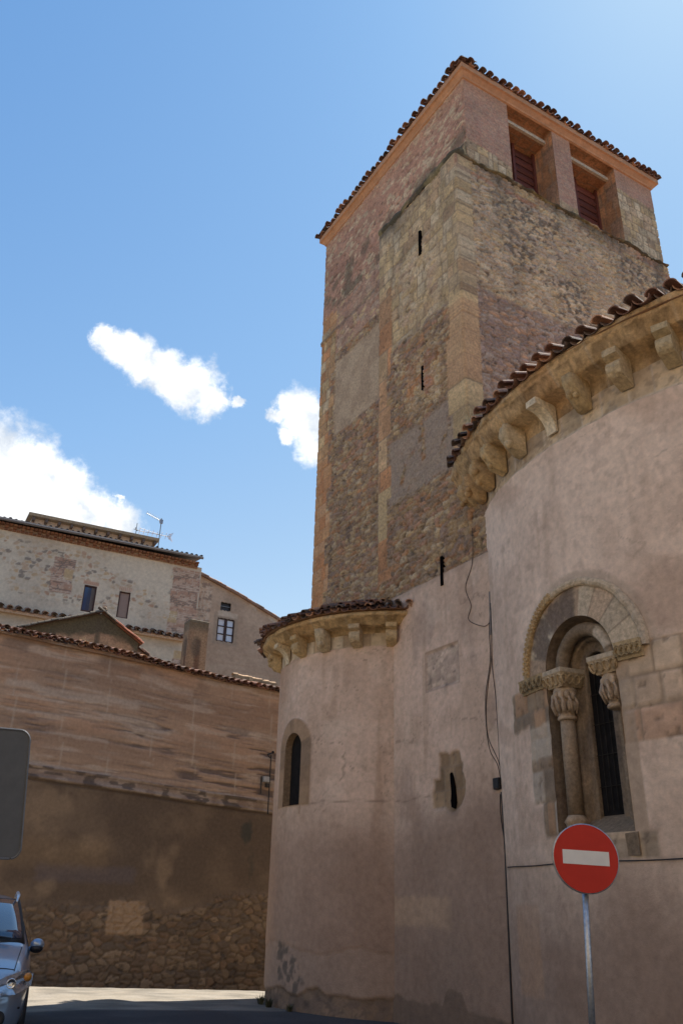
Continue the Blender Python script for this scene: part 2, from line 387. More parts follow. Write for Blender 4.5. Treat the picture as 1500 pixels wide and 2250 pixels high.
def poly_grid(name, poly, zs, fn, material, parent, step=.028, keepfn=None):
    S, O, NS, NO, SEG, T = [], [], [], [], [], []
    for i in range(len(poly) - 1):
        a, b = np.array(poly[i]), np.array(poly[i + 1]); ln = np.linalg.norm(b - a); n = max(1, int(round(ln / step)))
        d = (b - a) / ln; nm = np.array([d[1], -d[0]])
        # outward normal: in (s,o) plan, o outwards from the east face; going along +s the outside is +o
        nm = np.array([-d[1], d[0]])
        for k in range(n + (i == len(poly) - 2)):
            p = a + d * ln * k / n; S.append(p[0]); O.append(p[1]); NS.append(nm[0]); NO.append(nm[1]); SEG.append(i); T.append(ln * k / n)
    S, O, NS, NO, SEG, T = map(np.array, (S, O, NS, NO, SEG, T))
    for j in range(1, len(S)):
        if SEG[j] != SEG[j - 1]:
            v = np.array([NS[j] + NS[j - 1], NO[j] + NO[j - 1]]); NS[j], NO[j] = v / max(.5, np.linalg.norm(v))
    zz = np.asarray(zs)[None, :]
    col, dsp = fn(SEG[:, None] + 0 * zz, S[:, None] + 0 * zz, O[:, None] + 0 * zz, T[:, None] + 0 * zz, zz + 0 * S[:, None])
    P = PL(S[:, None] + NS[:, None] * dsp, O[:, None] + NO[:, None] * dsp, zz + 0 * S[:, None])
    keep = None
    if keepfn is not None:
        sm_ = lambda a: (a[:-1] + a[1:]) / 2
        keep = keepfn(SEG[:-1, None] + 0 * zz[:, :-1], sm_(S)[:, None] + 0 * zz[:, :-1], sm_(O)[:, None] + 0 * zz[:, :-1], (zz[:, :-1] + zz[:, 1:]) / 2 + 0 * S[:-1, None])
    return grid(name, P, col, material, parent, keep)

STONES = [CREAM, PALE, ORNG, PINK, (.36, .27, .2), PURP, (.42, .3, .18), (.3, .22, .17)]
def tower_fn(seg, s, o, t, z):
    n1 = (fbm(s * 3 + o * 3, z * 3, 4, 71) - .5)
    zz = z + n1 * .12
    x = np.where(seg >= 4, 5.5 - o, s)                 # unrolled coordinate
    # general brown rubble
    c, d = rub_col(x, z, .23, .095, 11, STONES, (.36, .275, .21), .05, .1, .12)
    c = c * .82
    # ---- recessed face (seg 0,1)
    rec = seg <= 1
    q = ash_col(np.where(seg == 0, s - o, s), z, .36, .62, 21, [ORNG, CREAM, PALE, (.47, .3, .17)])
    cp, dp = rub_col(x, z, .24, .14, 12, [PINK, (.38, .24, .18), CREAM, (.44, .33, .26), (.33, .2, .16)], (.36, .235, .185), .02, .1, .14)
    m = (rec * sm(zz, 15.6, 15.75))
    c = lerp(c, cp, m); d = d * (1 - m) + dp * m
    m = rec * box(x, zz, -.55, 2.4, 12.95 + .0, 15.3, .06)
    cpl = lerp((.44, .33, .235), (.37, .27, .19), sm(fbm(s * 2, z * 2, 4, 31), .4, .65))
    c = lerp(c, cpl, m); d = d * (1 - m) + m * .03
    wq = .62 + .22 * (h2(np.floor(z / .72), np.floor(z * 0), 4) > .5)
    m = (seg <= 1) * (1 - sm(x, -1.45 + wq - .02, -1.45 + wq + .02))
    orange = np.clip(sm(12.5 - z, -.05, .05) + sm(z, 16.8, 16.9), 0, 1)[..., None]
    qc = q[0] * (1 - orange) + (q[0] * .35 + np.array(ORNG) * .65) * orange
    qc = qc * np.array([1, .96, .92])
    c = lerp(c, qc, m); d = d * (1 - m) + (q[1] + .02) * m
    m = (seg <= 1) * box(x, z, -9, 9, 16.5, 16.62, .02)
    c = lerp(c, (.2, .15, .12), m * .6); d = d + m * .05 * (x < -.5)
    # ---- thick part, east (seg 2,3)
    th = (seg == 2) | (seg == 3)
    a1 = ash_col(np.where(seg == 2, s - o, s), z, .34, .5, 23, [CREAM, PALE, (.47, .35, .21), (.5, .38, .25), (.43, .3, .19)])
    ra, da = rub_col(x, z, .3, .17, 14, [CREAM, PALE, (.45, .33, .22), (.4, .28, .2)], (.45, .35, .26), .025, .1, .1)
    wa = sm(zz + .35 * (fbm(x * 1.2, z * 1.2, 3, 41) - .5), 13.3, 13.55)
    inner = box(x, z, 3.0, 4.7, 13.3, 15.9, .12) * sm(fbm(x * 2, z * 2, 3, 43), .42, .52)
    ca = lerp(a1[0], ra, inner); dd = a1[1] * (1 - inner) + da * inner
    m = th * wa
    c = lerp(c, ca, m); d = d * (1 - m) + dd * m
    # grey rendered patch and pale smear
    m = th * box(x, zz, 2.8, 5.1, 9.4, 10.95, .1) * sm(fbm(x * 3, z * 3, 4, 47), .3, .42) * .85
    c = lerp(c, lerp((.33, .26, .21), (.27, .21, .175), fbm(x * 7, z * 7, 4, 48)), m); d = d * (1 - m) + .03 * m
    m = th * box(x, zz, 3.55, 4.75, 11.2, 12.75, .08)
    c = lerp(c, lerp(ash_col(x, z, .4, .5, 25, [ORNG, PINK, (.42, .27, .18)])[0], ra * .9, sm(fbm(x * 3, z * 3, 3, 49), .5, .56)), m * .85)
    # left edge quoins of the thick part
    wq2 = .36 + .16 * (h2(np.floor(z / .8), np.floor(z * 0), 6) > .5)
    m = th * (1 - sm(x, 2.35 + wq2 - .02, 2.35 + wq2 + .02)) * sm(z, 7.7, 7.8)
    q2 = ash_col(np.where(seg == 2, s - o, s), z, .8, 3.0, 27, [ORNG, (.47, .28, .16), (.48, .33, .2)], relief=.008)
    q2c = np.where((z > 15.4)[..., None], a1[0], q2[0])
    q2c = np.where(((z < 9.9) & (z > 8.7))[..., None], np.array(CREAM) * .9, q2c)
    c = lerp(c, q2c, m); d = d * (1 - m) + (q2[1] + .025) * m
    # corner quoins both faces (seg 3 and 4)
    wr = .42 + .12 * (h2(np.floor(z / .62), np.floor(z * 0), 8) > .5)
    xm = np.abs(x - 5.5)
    m = ((seg == 3) | (seg == 4)) * (1 - sm(xm, wr - .02, wr + .02)) * sm(z, 9.0, 9.1)
    q3 = ash_col(x * 0 + 1.3, z, .62, 40., 29, [CREAM, (.49, .34, .2), CREAM], relief=.008)
    oc = np.clip(box(x * 0, z, -1, 1, 11.2, 13.2, .03) + box(x * 0, z, -1, 1, 8.5, 9.9, .03), 0, 1)
    qc3 = lerp(q3[0], np.array((.42, .26, .16)) * (.75 + .5 * fbm(x * 3, z * 3, 4, 6))[..., None], oc * .7)
    qc3 = np.where((z > 13.4)[..., None], a1[0] * .98, qc3)
    c = lerp(c, qc3, m); d = d * (1 - m) + (q3[1] + .03) * m
    # ---- north-west (right-hand) face, seg 4,5
    rf = seg >= 4
    up = rf * sm(zz + .25 * (fbm(x * .9, z * 2, 3, 51) - .5), 13.6, 13.75) * (1 - ((xm < .42) & (z > 8)) * 1.0)
    cu, du = rub_col(x, z, .27, .12, 16, [PALE, CREAM, (.5, .4, .3), (.42, .32, .24), (.38, .3, .25)], (.46, .38, .3), .045, .12, .1)
    st = sm(fbm(x * 9, z * 13, 5, 53), .46, .6) * sm(fbm(x * .8 + 2, z * .9, 4, 54), .42, .58)
    cu = lerp(cu, (.11, .095, .085), st * .75)
    c = lerp(c, cu, up); d = d * (1 - up) + du * up
    lo = rf * (1 - sm(zz, 13.6, 13.75)) * (xm > .42)
    cl, dl = rub_col(x, z, .25, .10, 18, [PURP, (.33, .25, .22), (.3, .22, .2), (.42, .26, .17), (.36, .29, .25)], (.30, .235, .2), .04, .12, .14)
    c = lerp(c, cl, lo); d = d * (1 - lo) + dl * lo
    m = rf * box(x, z, 0, 20, 16.95, 17.4, .04) * sm(fbm(x * 1.5, z, 3, 58), .4, .5)
    c = lerp(c, ash_col(x, z, .3, .9, 33, [PINK, CREAM, (.42, .3, .22)])[0], m * .8)
    # top lichen under the ledge
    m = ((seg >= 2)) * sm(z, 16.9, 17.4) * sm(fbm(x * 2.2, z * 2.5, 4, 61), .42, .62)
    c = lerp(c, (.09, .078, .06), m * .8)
    m = (seg >= 2) * streaks(x, z, 63, 2.2) * sm(z, 14.5, 17)
    c = lerp(c, (.13, .11, .09), m * .5)
    return c, d + .01 * speck(x, z, 70)
polyA = [(-1.45, -1.9), (-1.45, -.45), (2.35, -.45), (2.35, 0), (5.5, 0), (5.5, -7.15), (4.4, -7.15)]
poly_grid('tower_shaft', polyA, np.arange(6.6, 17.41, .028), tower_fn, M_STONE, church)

# belfry stage
OPEN = [(1.85, 3.38), (4.03, 5.72)]
def belfry_fn(seg, s, o, t, z):
    x = np.where(seg >= 2, 5.42 - o, s)
    c, d = rub_col(x, z, .24, .13, 81, [(.43, .24, .17), (.40, .23, .17), PALE, (.38, .2, .15), (.42, .25, .18)], (.40, .225, .165), .015, .1, .16)
    fl = sm(fbm(x * 7, z * 10, 3, 83), .6, .68) * sm(fbm(x * .7, z * .9, 3, 84), .4, .55)
    c = lerp(c, PALE, fl * .7)
    # R face: rendered brick piers
    m = 1.0 * (seg >= 2)
    br, bd = ashlar(x, z, .075, .26, 86)
    cb = pal(br, [(.44, .25, .18), (.40, .22, .165), (.45, .28, .2), (.42, .26, .2)]); cb = lerp(cb, (.36, .26, .21), (1 - sm(bd, .004, .014)) * .7)
    cb = cb * (.8 + .4 * fbm(x * 2, z * 2, 4, 87))[..., None]
    c = lerp(c, cb, m); d = d * (1 - m)
    al = ash_col(x, z, .3, .45, 88, [CREAM, PALE, (.46, .34, .23)])
    lim = np.where(x - 5.42 < 2.2, 18.35 - .12 * (x - 5.42), np.where(x - 5.42 < 5, 17.9, 19.6 + .0 * x))
    m = (seg >= 2) * (1 - sm(z + .15 * (fbm(x * 3, z * 3, 3, 89) - .5), lim - .02, lim + .04))
    c = lerp(c, al[0], m); d = d * (1 - m) + al[1] * m
    m = (seg <= 1) * (1 - sm(z, 18.5, 18.9)) * sm(fbm(x * 2, z * 2, 4, 90), .45, .6)
    c = lerp(c, (.12, .1, .07), m * .7)
    c = lerp(c, (.46, .25, .15), .45 * sm(z, 19.6, 20.4))
    return c, d
def belfry_keep(seg, s, o, z):
    t = -o
    k = np.ones(z.shape, bool)
    for a, b in OPEN: k &= ~((seg == 2) & (t > a) & (t < b) & (z > 17.55) & (z < 20.47))
    return k
polyB = [(-1.45, -1.9), (-1.45, -.45), (5.42, -.45), (5.42, -7.2), (4.4, -7.2)]
bel = poly_grid('belfry_wall', polyB, np.arange(17.3, 20.62, .028), belfry_fn, M_STONE, church, keepfn=belfry_keep)
# reveals, lintel beams and shutters of the two belfry openings
for a, b in OPEN:
    rv = MB(); dp = .8
    def patch(p0, e1, e2, seed, cols, n1=30, n2=34):
        U, V = np.meshgrid(np.linspace(0, 1, n1), np.linspace(0, 1, n2), indexing='ij')
        P = p0 + U[..., None] * e1 + V[..., None] * e2
        c, d_ = ash_col(U * np.linalg.norm(e1), V * np.linalg.norm(e2), .42, .6, seed, cols)
        i = np.arange(n1 * n2).reshape(n1, n2); q = np.stack([i[:-1, :-1], i[1:, :-1], i[1:, 1:], i[:-1, 1:]], -1).reshape(-1, 4)
        rv.add(list(P.reshape(-1, 3)), [tuple(f) for f in q], c.reshape(-1, 3))
    pr = [ORNG, (.44, .25, .15), (.47, .29, .18), (.4, .24, .16)]
    inw = PL(5.42 - dp, 0) - PL(5.42, 0)
    patch(PL(5.42, -b, 17.3), inw, Z * 3.19, 91, pr)
    patch(PL(5.42, -a, 17.3), inw, Z * 3.19, 92, pr)
    patch(PL(5.42, -a, 20.47), inw * .42, PL(0, a - b) - PL(0, 0), 93, [(.44, .25, .15)])
    patch(PL(5.42 - .3, -a, 20.1), inw * .62, PL(0, a - b) - PL(0, 0), 93, [(.4, .2, .11)])
    patch(PL(5.42, -a, 17.56), inw + Z * .25, PL(0, a - b) - PL(0, 0), 94, [CREAM, PALE])
    rv.build('belfry_opening', M_STONE, church)
    li = MB(); li.boxx(PL(5.10, -(a + b) / 2, 20.16), PL(.09, 0) - P0, PL(0, (b - a) / 2 + .02) - P0, Z * .055, (.50, .44, .37)); li.boxx(PL(5.06, -(a + b) / 2, 20.35), PL(.06, 0) - P0, PL(0, (b - a) / 2 + .02) - P0, Z * .135, (.42, .24, .15)); li.build('lintel_beam', M_STONE, church)
    shb = MB(); so_ = 5.42 - dp + .06
    for k in range(9):
        zc = 17.75 + k * .27
        shb.boxx(PL(so_, -(a + b) / 2, zc), PL(.02, 0) - P0 + Z * .03, PL(0, (b - a) / 2) - P0, Z * .11 - (PL(.03, 0) - P0), np.array((.17, .05, .03)) * (.7 + .5 * rnd.random()))
    for q in (.0, .5, 1.0): shb.boxx(PL(so_ + .05, -(a + .04 + (b - a - .08) * q), 18.85), PL(.03, 0) - P0, PL(0, .04) - P0, Z * 1.33, (.15, .045, .028))
    shb.build('wooden_shutter', M_WOOD, church)
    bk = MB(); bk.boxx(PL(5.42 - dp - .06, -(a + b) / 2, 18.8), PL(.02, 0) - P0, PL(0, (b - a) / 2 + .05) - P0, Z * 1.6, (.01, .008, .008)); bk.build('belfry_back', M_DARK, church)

# sloped weathering between shaft and belfry
def weathering():
    A = [(2.35, -.45), (2.35, 0), (5.5, 0), (5.5, -7.15)]
    V = []; C = []
    S = []
    for i in range(3):
        a, b = np.array(A[i]), np.array(A[i + 1]); n = max(2, int(np.linalg.norm(b - a) / .04))
        for k in range(n + (i == 2)): S.append((a + (b - a) * k / n, i))
    n, m = len(S), 14
    P = np.zeros((n, m, 3)); C = np.zeros((n, m, 3))
    for i, (p, sg) in enumerate(S):
        q = np.array([min(p[0], 5.44), -.43]) if sg <= 1 else np.array([5.40, min(p[1], -.43)])
        top = 18.15 - .05 * max(0, 3 - p[0]) if sg <= 1 else 18.15 * max(0, 1 + p[1] / .6) + 17.58 * min(1, -p[1] / .6)
        if sg == 0: q = np.array([2.38, -.43])
        for j in range(m):
            f = j / (m - 1)
            o2 = .11 * math.sin(math.pi * min(1, f * 2.2)) if f < .45 else 0     # a drip nosing
            pp = p + (q - p) * f ** 1.3
            out = np.array([0, 1.]) if sg == 1 else (np.array([-1., 0]) if sg == 0 else np.array([1., 0]))
            nz = float(fbm(np.array(p[0] * 3 - p[1] * 3), np.array(f * 2.), 4, 95)) - .5
            pp = pp + out * (o2 + nz * .10)
            P[i, j] = PL(pp[0], pp[1], 17.38 + (top - 17.38) * f + nz * .16)
    u = np.arange(n)[:, None] * .04 + np.zeros((1, m)); v = np.zeros((n, 1)) + np.linspace(0, .8, m)[None]
    c, d = ash_col(u, v, .33, .55, 96, [CREAM, (.4, .3, .2), (.35, .26, .18)])
    c = lerp(c, MOSS, sm(fbm(u * 2, v * 3, 4, 97), .36, .52) * .85); c = lerp(c, (.05, .045, .035), sm(fbm(u * 3, v * 3, 4, 98), .45, .56) * .8)
    grid('tower_ledge', P, c, M_STONE, church)
weathering()
# tower cornice and tiled roof
RC = [(-1.45, -.45), (5.42, -.45), (5.42, -7.2), (-1.45, -7.2)]
def ring(offs, z): return [PL(s + (offs if s > 2 else -offs), o + (offs if o > -3 else -offs), z) for s, o in RC]
cm = MB(); prof = [(-.01, 20.36), (.04, 20.38), (.05, 20.43), (.12, 20.52), (.17, 20.54), (.17, 20.70), (-.3, 20.72)]
rings = [ring(o_, z_) for o_, z_ in prof]
for i in range(len(prof) - 1):
    for k in range(4):
        a, b = rings[i][k], rings[i][(k + 1) % 4]; c_, d_ = rings[i + 1][(k + 1) % 4], rings[i + 1][k]
        nn = 24
        for q in range(nn):
            f0, f1 = q / nn, (q + 1) / nn
            cm.add([a + (b - a) * f0, a + (b - a) * f1, d_ + (c_ - d_) * f1, d_ + (c_ - d_) * f0], [(0, 1, 2, 3)], np.array((.46, .25, .14)) * rnd.uniform(.92, 1.08))
cm.build('tower_cornice', M_PLAS, church)
tr = MB(); rr_ = ring(.16, 20.71); apex = sum(rr_) / 4 + Z * 1.25
for k in range(4): tr.add([rr_[k] + Z * .05, rr_[(k + 1) % 4] + Z * .05, apex + Z * .05], [(0, 1, 2)], (.2, .1, .06))
for k, on in ((0, nL), (1, dL), (2, -nL), (3, -dL)):
    eave_tiles(tr, rr_[k] + Z * .02, rr_[(k + 1) % 4] + Z * .02, on, step=.21, r=.095, L=.5, slope=.28, hang=.08, rows=2, jit=.05, ends=.7)
tr.build('tower_roof', M_TILE, church)
core = MB()
core.hexa([PL(-1.40, -.52, -.5), PL(5.3, -.52, -.5), PL(5.3, -7.0, -.5), PL(-1.40, -7.0, -.5), PL(-1.40, -.52, 17.3), PL(5.3, -.52, 17.3), PL(5.3, -7.0, 17.3), PL(-1.40, -7.0, 17.3)], (.3, .23, .18))
core.build('tower_core', M_STONE, church)

# slit windows (dark pockets) in the east face
def slit(s, z0, z1, w, lean=.0):
    mb = MB()
    y0 = .052 if z1 > 8 else (.082 if z1 > 7 else .066)
    mb.hexa([PL(s - w, -.3, z0), PL(s + w, -.3, z0), PL(s + w, y0, z0), PL(s - w, y0, z0), PL(s - w * .8 + lean, -.3, z1), PL(s + w * .8 + lean, -.3, z1), PL(s + w * .8 + lean, y0, z1), PL(s - w * .8 + lean, y0, z1)], (.01, .009, .008))
    return mb.build('slit_window', M_DARK, church)

# plastered base of the tower
SL = [(4.115, 15.43, 16.16, .04), (4.11, 11.67, 12.28, .035), (4.62, 7.04, 7.62, .038)]
def base_fn(seg, s, o, t, z):
    c = lerp(PLAS, PLAS2, sm(fbm(s * .9, z * .9, 5, 101), .38, .66))
    c = lerp(c, (.36, .27, .225), sm(fbm(s * 2.4, z * 1.1, 4, 102), .55, .72) * .55)
    c = weather(c, s, z, 300)
    low = sm(3.5 + 1.0 * (fbm(s * .7, z * .7, 3, 103) - .5) - z, -.3, 1.0)  # damp tide line; tone below deepened to stand in for shade
    c = lerp(c, np.array((.27, .185, .14)), low * .85 * (.75 + .5 * fbm(s * 1.3, z * 1.3, 4, 110)))
    c = lerp(c, (.42, .29, .2), box(s, z + .1 * speck(s, z, 9), 2.6, 4.6, 1.35, 1.8, .05) * .8)
    c = lerp(c, (.25, .18, .14), streaks(s, z, 104, 1.6) * low * .6)
    b1 = .30 + .45 * (fbm(s * 1.3, s * 0, 4, 109) - .5) + .25 * sm(.35 - np.abs(s - 4.6), 0, .2); rot = sm(b1 - z, -.02, .03); c = lerp(c, (.17, .12, .09), rot * .8)
    crack = np.exp(-((z - 3.36 - .35 * (s - 3.1) * .0 - .02 * np.sin(s * 7)) / .012) ** 2) * sm(4.4 - s, 0, .3)
    c = lerp(c, (.2, .14, .11), crack * .6)
    d = .062 + .008 * (fbm(s * 1.4, z * 1.4, 4, 105) - .5)
    # square patch
    m = box(s, z, 4.06, 5.0, 5.17, 5.87, .012)
    pc, pd = rub_col(s, z, .12, .1, 106, [(.44, .33, .27), (.36, .27, .22), (.48, .38, .3)], (.38, .29, .235), .01)
    c = lerp(c, pc, m * .9); d = d - m * .025
    rim = box(s, z, 4.03, 5.03, 5.14, 5.9, .012) - m
    c = lerp(c, (.2, .14, .105), np.clip(rim, 0, 1) * .5)
    # irregular stone patch round the low slit
    nz = .1 * (fbm(s * 6, z * 6, 3, 107) - .5)
    bl = np.clip(box(s + nz, z + nz, 4.36, 4.93, 3.55, 4.02, .03) + box(s + nz, z + nz, 4.18, 4.8, 3.15, 3.6, .02) + sm(.36 - np.hypot(s - 4.73 + nz, (z - 3.5 + nz) * .8), 0, .05), 0, 1)
    pc, pd = ash_col(s, z, .38, .5, 108, [(.27, .18, .11), (.23, .155, .095), (.29, .2, .125)])
    c = lerp(c, pc, bl); d = d - bl * .03
    c = lerp(c, (.10, .075, .06), sm(.25 - np.hypot(s - 4.72, (z - 3.12) * 1.1), 0, .2) * .5)
    c = lerp(c, (.2, .15, .12), sm(.12 - np.abs(z - 7.26), 0, .1) * .25)
    return c, d
poly_grid('tower_base', [(2.5, 0), (6.1, 0)], np.concatenate([np.arange(-.5, 7.3, .028), 7.28 + np.zeros(1)]), base_fn, M_PLAS, church)
poly_grid('tower_shaft', [(5.42, -.004), (6.3, -.004)], np.arange(7.2, 9.0, .028), lambda seg, s, o, t, z: tower_fn(seg + 3, s, o * 0, t, z), M_STONE, church)
cp_ = MB(); cp_.add([PL(2.5, .066, 7.275), PL(6.1, .066, 7.275), PL(6.1, -.1, 7.4), PL(2.5, -.1, 7.4)], [(0, 1, 2, 3)], (.38, .29, .24)); cp_.build('base_capping', M_PLAS, church)
for s_, a_, b_, w_ in SL: slit(s_, a_, b_, w_)
mb = MB(); mb.extr([PL(4.73 + a_, .068, b_) for a_, b_ in ((-.045, 3.14), (.035, 3.11), (.07, 3.2), (.062, 3.33), (.05, 3.45), (.015, 3.6), (-.03, 3.69), (-.062, 3.66), (-.05, 3.5), (-.038, 3.35), (-.06, 3.24))], nL * -.2, (.01, .009, .008)); mb.build('slit_window', M_DARK, church)

# ---------------------------------------------------------------- round apses
def apse_pos(c, R):
    def f(u, d, z, th0):
        u, d, z = np.broadcast_arrays(np.asarray(u, float), np.asarray(d, float), np.asarray(z, float))
        th = math.radians(th0) + u / R
        return np.stack([c[0] + (R - d) * np.cos(th), c[1] + (R - d) * np.sin(th), z], -1)
    return f
MC, MR = (8.55, 13.72), 6.0
_mp = apse_pos(MC, MR)
def MA(u, d, z): return _mp(u, d, z, 200)
SC_, SR = (1.33, 18.47), 2.6
_sp = apse_pos(SC_, SR)
def SA(u, d, z): return _sp(u, d, z, 200)

U0, SPR, SILL = .77, 4.65, 2.5          # main window: centre, spring line, sill
def main_fn(u, z):
    c = lerp((.66, .515, .42), (.565, .43, .345), sm(fbm(u * .8, z * .8, 5, 121), .38, .66))
    v = u * .55 + z
    c = lerp(c, (.40, .27, .2), sm(fbm(v * 1.2 + 4, (z - u) * .35, 5, 122), .56, .72) * .45)        # slanting ochre stains
    c = lerp(c, (.36, .25, .19), sm(fbm(u * 1.6, z * .5, 4, 123), .58, .75) * .2)
    c = weather(c, u, z, 320, .6)
    low = sm(2.2 + .9 * (fbm(u * .8, z * .8, 3, 124) - .5) - z, -.3, 1.0)  # lower plaster: damp staining plus shade put into the colour
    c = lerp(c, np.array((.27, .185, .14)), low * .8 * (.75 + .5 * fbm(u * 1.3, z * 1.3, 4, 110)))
    c = lerp(c, (.42, .27, .18), box(u + .1 * speck(u, z, 3), z, -1.3, -.55, .6, 1.7, .04) * low * .7)
    c = lerp(c, (.38, .27, .215), sm(fbm(u * 6, z * 6, 4, 125), .6, .7) * .3)
    d = -.010 * (fbm(u * 1.2, z * 1.2, 4, 126) - .5)
    # stone frieze below the corbels
    fz = sm(z + .06 * (fbm(u * 3, z, 3, 127) - .5), 8.06, 8.09)
    a, ad = ash_col(u, z - 8.1, .5, .62, 128, [(.44, .34, .23), (.40, .31, .22), (.47, .37, .26)], joint=(.5, .43, .36))
    pit = sm(fbm(u * 14, z * 14, 3, 129), .55, .68)
    a = lerp(a, (.2, .15, .11), pit * .5)
    c = lerp(c, a, fz); d = d + fz * .03
    # ashlar to the right of the window
    m = box(u, z + .02 * speck(u, z, 130), U0 + .64, U0 + 2.4, 3.5, 4.7, .015)
    a, ad = ash_col(u + .1, z - 3.5, .405, .78, 131, [(.50, .38, .28), (.50, .33, .235), (.47, .35, .26), (.52, .42, .33)])
    c = lerp(c, a, m); d = d - m * (ad + .004)
    # rough jamb stones to the left
    nz = .12 * (fbm(u * 4, z * 4, 3, 132) - .5)
    m = np.clip(box(u + nz, z + nz, -.42, U0 - .6, 2.95, 4.6, .03) + box(u + nz, z + nz, -.92, -.3, 4.0, 4.55, .03) + box(u + nz, z, -.2, U0 - .6, 2.5, 3.0, .03), 0, 1)
    a, ad = ash_col(u, z, .42, .5, 133, [(.33, .25, .18), (.25, .19, .14), (.38, .24, .15), (.42, .35, .29), (.28, .21, .155)])
    c = lerp(c, a, m); d = d - m * (.012 + ad)
    m = box(u + nz, z + nz, -.42, U0 - .6, 3.55, 3.95, .02); c = lerp(c, (.5, .43, .36), m * .7)
    # sill stones
    m = box(u, z + nz * .3, U0 - .3, U0 + .95, 2.2, 2.5, .02)
    a, ad = ash_col(u, z, .3, .5, 134, [(.45, .34, .24), (.4, .31, .23)]); c = lerp(c, a, m)
    m = box(u, z, U0 + .6, U0 + .85, 2.5, 4.6, .02); c = lerp(c, (.37, .28, .21), m * .8)
    # halo of older stone round the label
    r = np.hypot(u - U0, z - SPR); m = (z > SPR) * (1 - sm(r, 1.25, 1.34)); c = lerp(c, (.36, .28, .22), m * .6)
    crk = np.exp(-((z - 2.18) / .014) ** 2); c = lerp(c, (.16, .11, .085), crk * .6)
    return c, d
def main_apse():
    RN = .655
    un = U0 + RN * np.sin(np.linspace(-math.pi / 2, math.pi / 2, 41))
    us = np.concatenate([np.arange(-2.35, un[0] - .01, .03), un, np.arange(un[-1] + .03, 4.2, .03), np.arange(4.3, 10.4, .15)])
    i0 = len(np.arange(-2.35, un[0] - .01, .03)); i1 = i0 + 40
    zlow = np.linspace(-.5, SILL, 100)
    nU = 185
    arch = SPR + np.sqrt(np.maximum(0, RN ** 2 - (us - U0) ** 2))
    ZT = 8.62
    zz = np.zeros((len(us), 100 + 60 + nU))
    inside = np.abs(us - U0) <= RN + 1e-6
    za = np.where(inside, arch, SPR)
    for k in range(len(us)):
        zz[k] = np.concatenate([zlow, np.linspace(SILL, za[k], 62)[1:-1], np.linspace(za[k], ZT, nU)])
    U = us[:, None] + 0 * zz
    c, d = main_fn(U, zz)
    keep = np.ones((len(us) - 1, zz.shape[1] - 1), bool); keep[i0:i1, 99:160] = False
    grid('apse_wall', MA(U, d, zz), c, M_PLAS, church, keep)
main_apse()

# window of the main apse
def arch_pts(r, n=40, zb=SILL):
    a = np.linspace(0, math.pi, n)
    left = [(U0 - r, z) for z in np.linspace(zb, SPR, 14)[:-1]]
    top = [(U0 - r * math.cos(t), SPR + r * math.sin(t)) for t in a]
    right = [(U0 + r, z) for z in np.linspace(SPR, zb, 14)[1:]]
    return np.array(left + top + right)
prof = [(.655, -.005), (.655, .08), (.655, .17), (.63, .27), (.5, .27), (.385, .27), (.365, .29), (.365, .34), (.29, .34), (.225, .34), (.215, .355), (.215, .46)]
Pn = []; Cn = []
for r, d in prof:
    q = arch_pts(r); Pn.append(MA(q[:, 0], d + .006 * (fbm(q[:, 0] * 9, q[:, 1] * 9, 3, 142) - .5), q[:, 1])); ln = np.concatenate([[0], np.cumsum(np.linalg.norm(np.diff(arch_pts(.6), axis=0), axis=1))])
    blk = np.floor(ln / .33); rr = h2(blk, blk * 0 + int(r * 10), 140)
    cc = pal(rr, [(.22, .165, .12), (.18, .135, .10), (.28, .21, .155), (.2, .15, .11), (.155, .115, .09)])
    cc = lerp(cc, (.11, .09, .08), sm(fbm(ln * 2.5, ln * 0 + r * 4, 4, 141), .5, .65) * .6)
    Cn.append(cc)
apw = grid('apse_window', np.array(Pn), np.array(Cn), M_STONE, church, smooth=False)
# voussoir ring
na, nr = 120, 12
T, RR = np.meshgrid(np.linspace(0, math.pi, na), np.linspace(.655, 1.07, nr), indexing='ij')
blk = np.floor(T / math.pi * 9 + .2); rv = h2(blk, blk * 0, 143)
cc = pal(h2(blk, blk * 0 + 1, 146), [(.33, .25, .18), (.42, .345, .27), (.36, .265, .2), (.47, .405, .335)])
cc = np.where((T > 1.75)[..., None], np.array((.48, .40, .32)) * (.85 + .3 * rv)[..., None], cc)
cc = np.where(((blk == 6))[..., None], np.array((.46, .35, .27)), cc)
dk = sm(fbm(T * 3.0, RR * 2.5, 4, 144) + .12 * (RR - .8), .44, .52) * (1 - sm(T, 1.62, 1.70)) * sm(T, .28, .3)
cc = lerp(cc, (.15, .115, .10), dk * .9)
jn = np.abs(T / math.pi * 9 + .2 - np.round(T / math.pi * 9 + .2)) * math.pi / 9 * RR
cc = lerp(cc, (.2, .155, .12), (1 - sm(jn, .004, .014)) * .7)
grid('arch_ring', MA(U0 - RR * np.cos(T), -.012 + .008 * fbm(T * 9, RR * 9, 3, 147), SPR + RR * np.sin(T)), cc, M_STONE, apw)
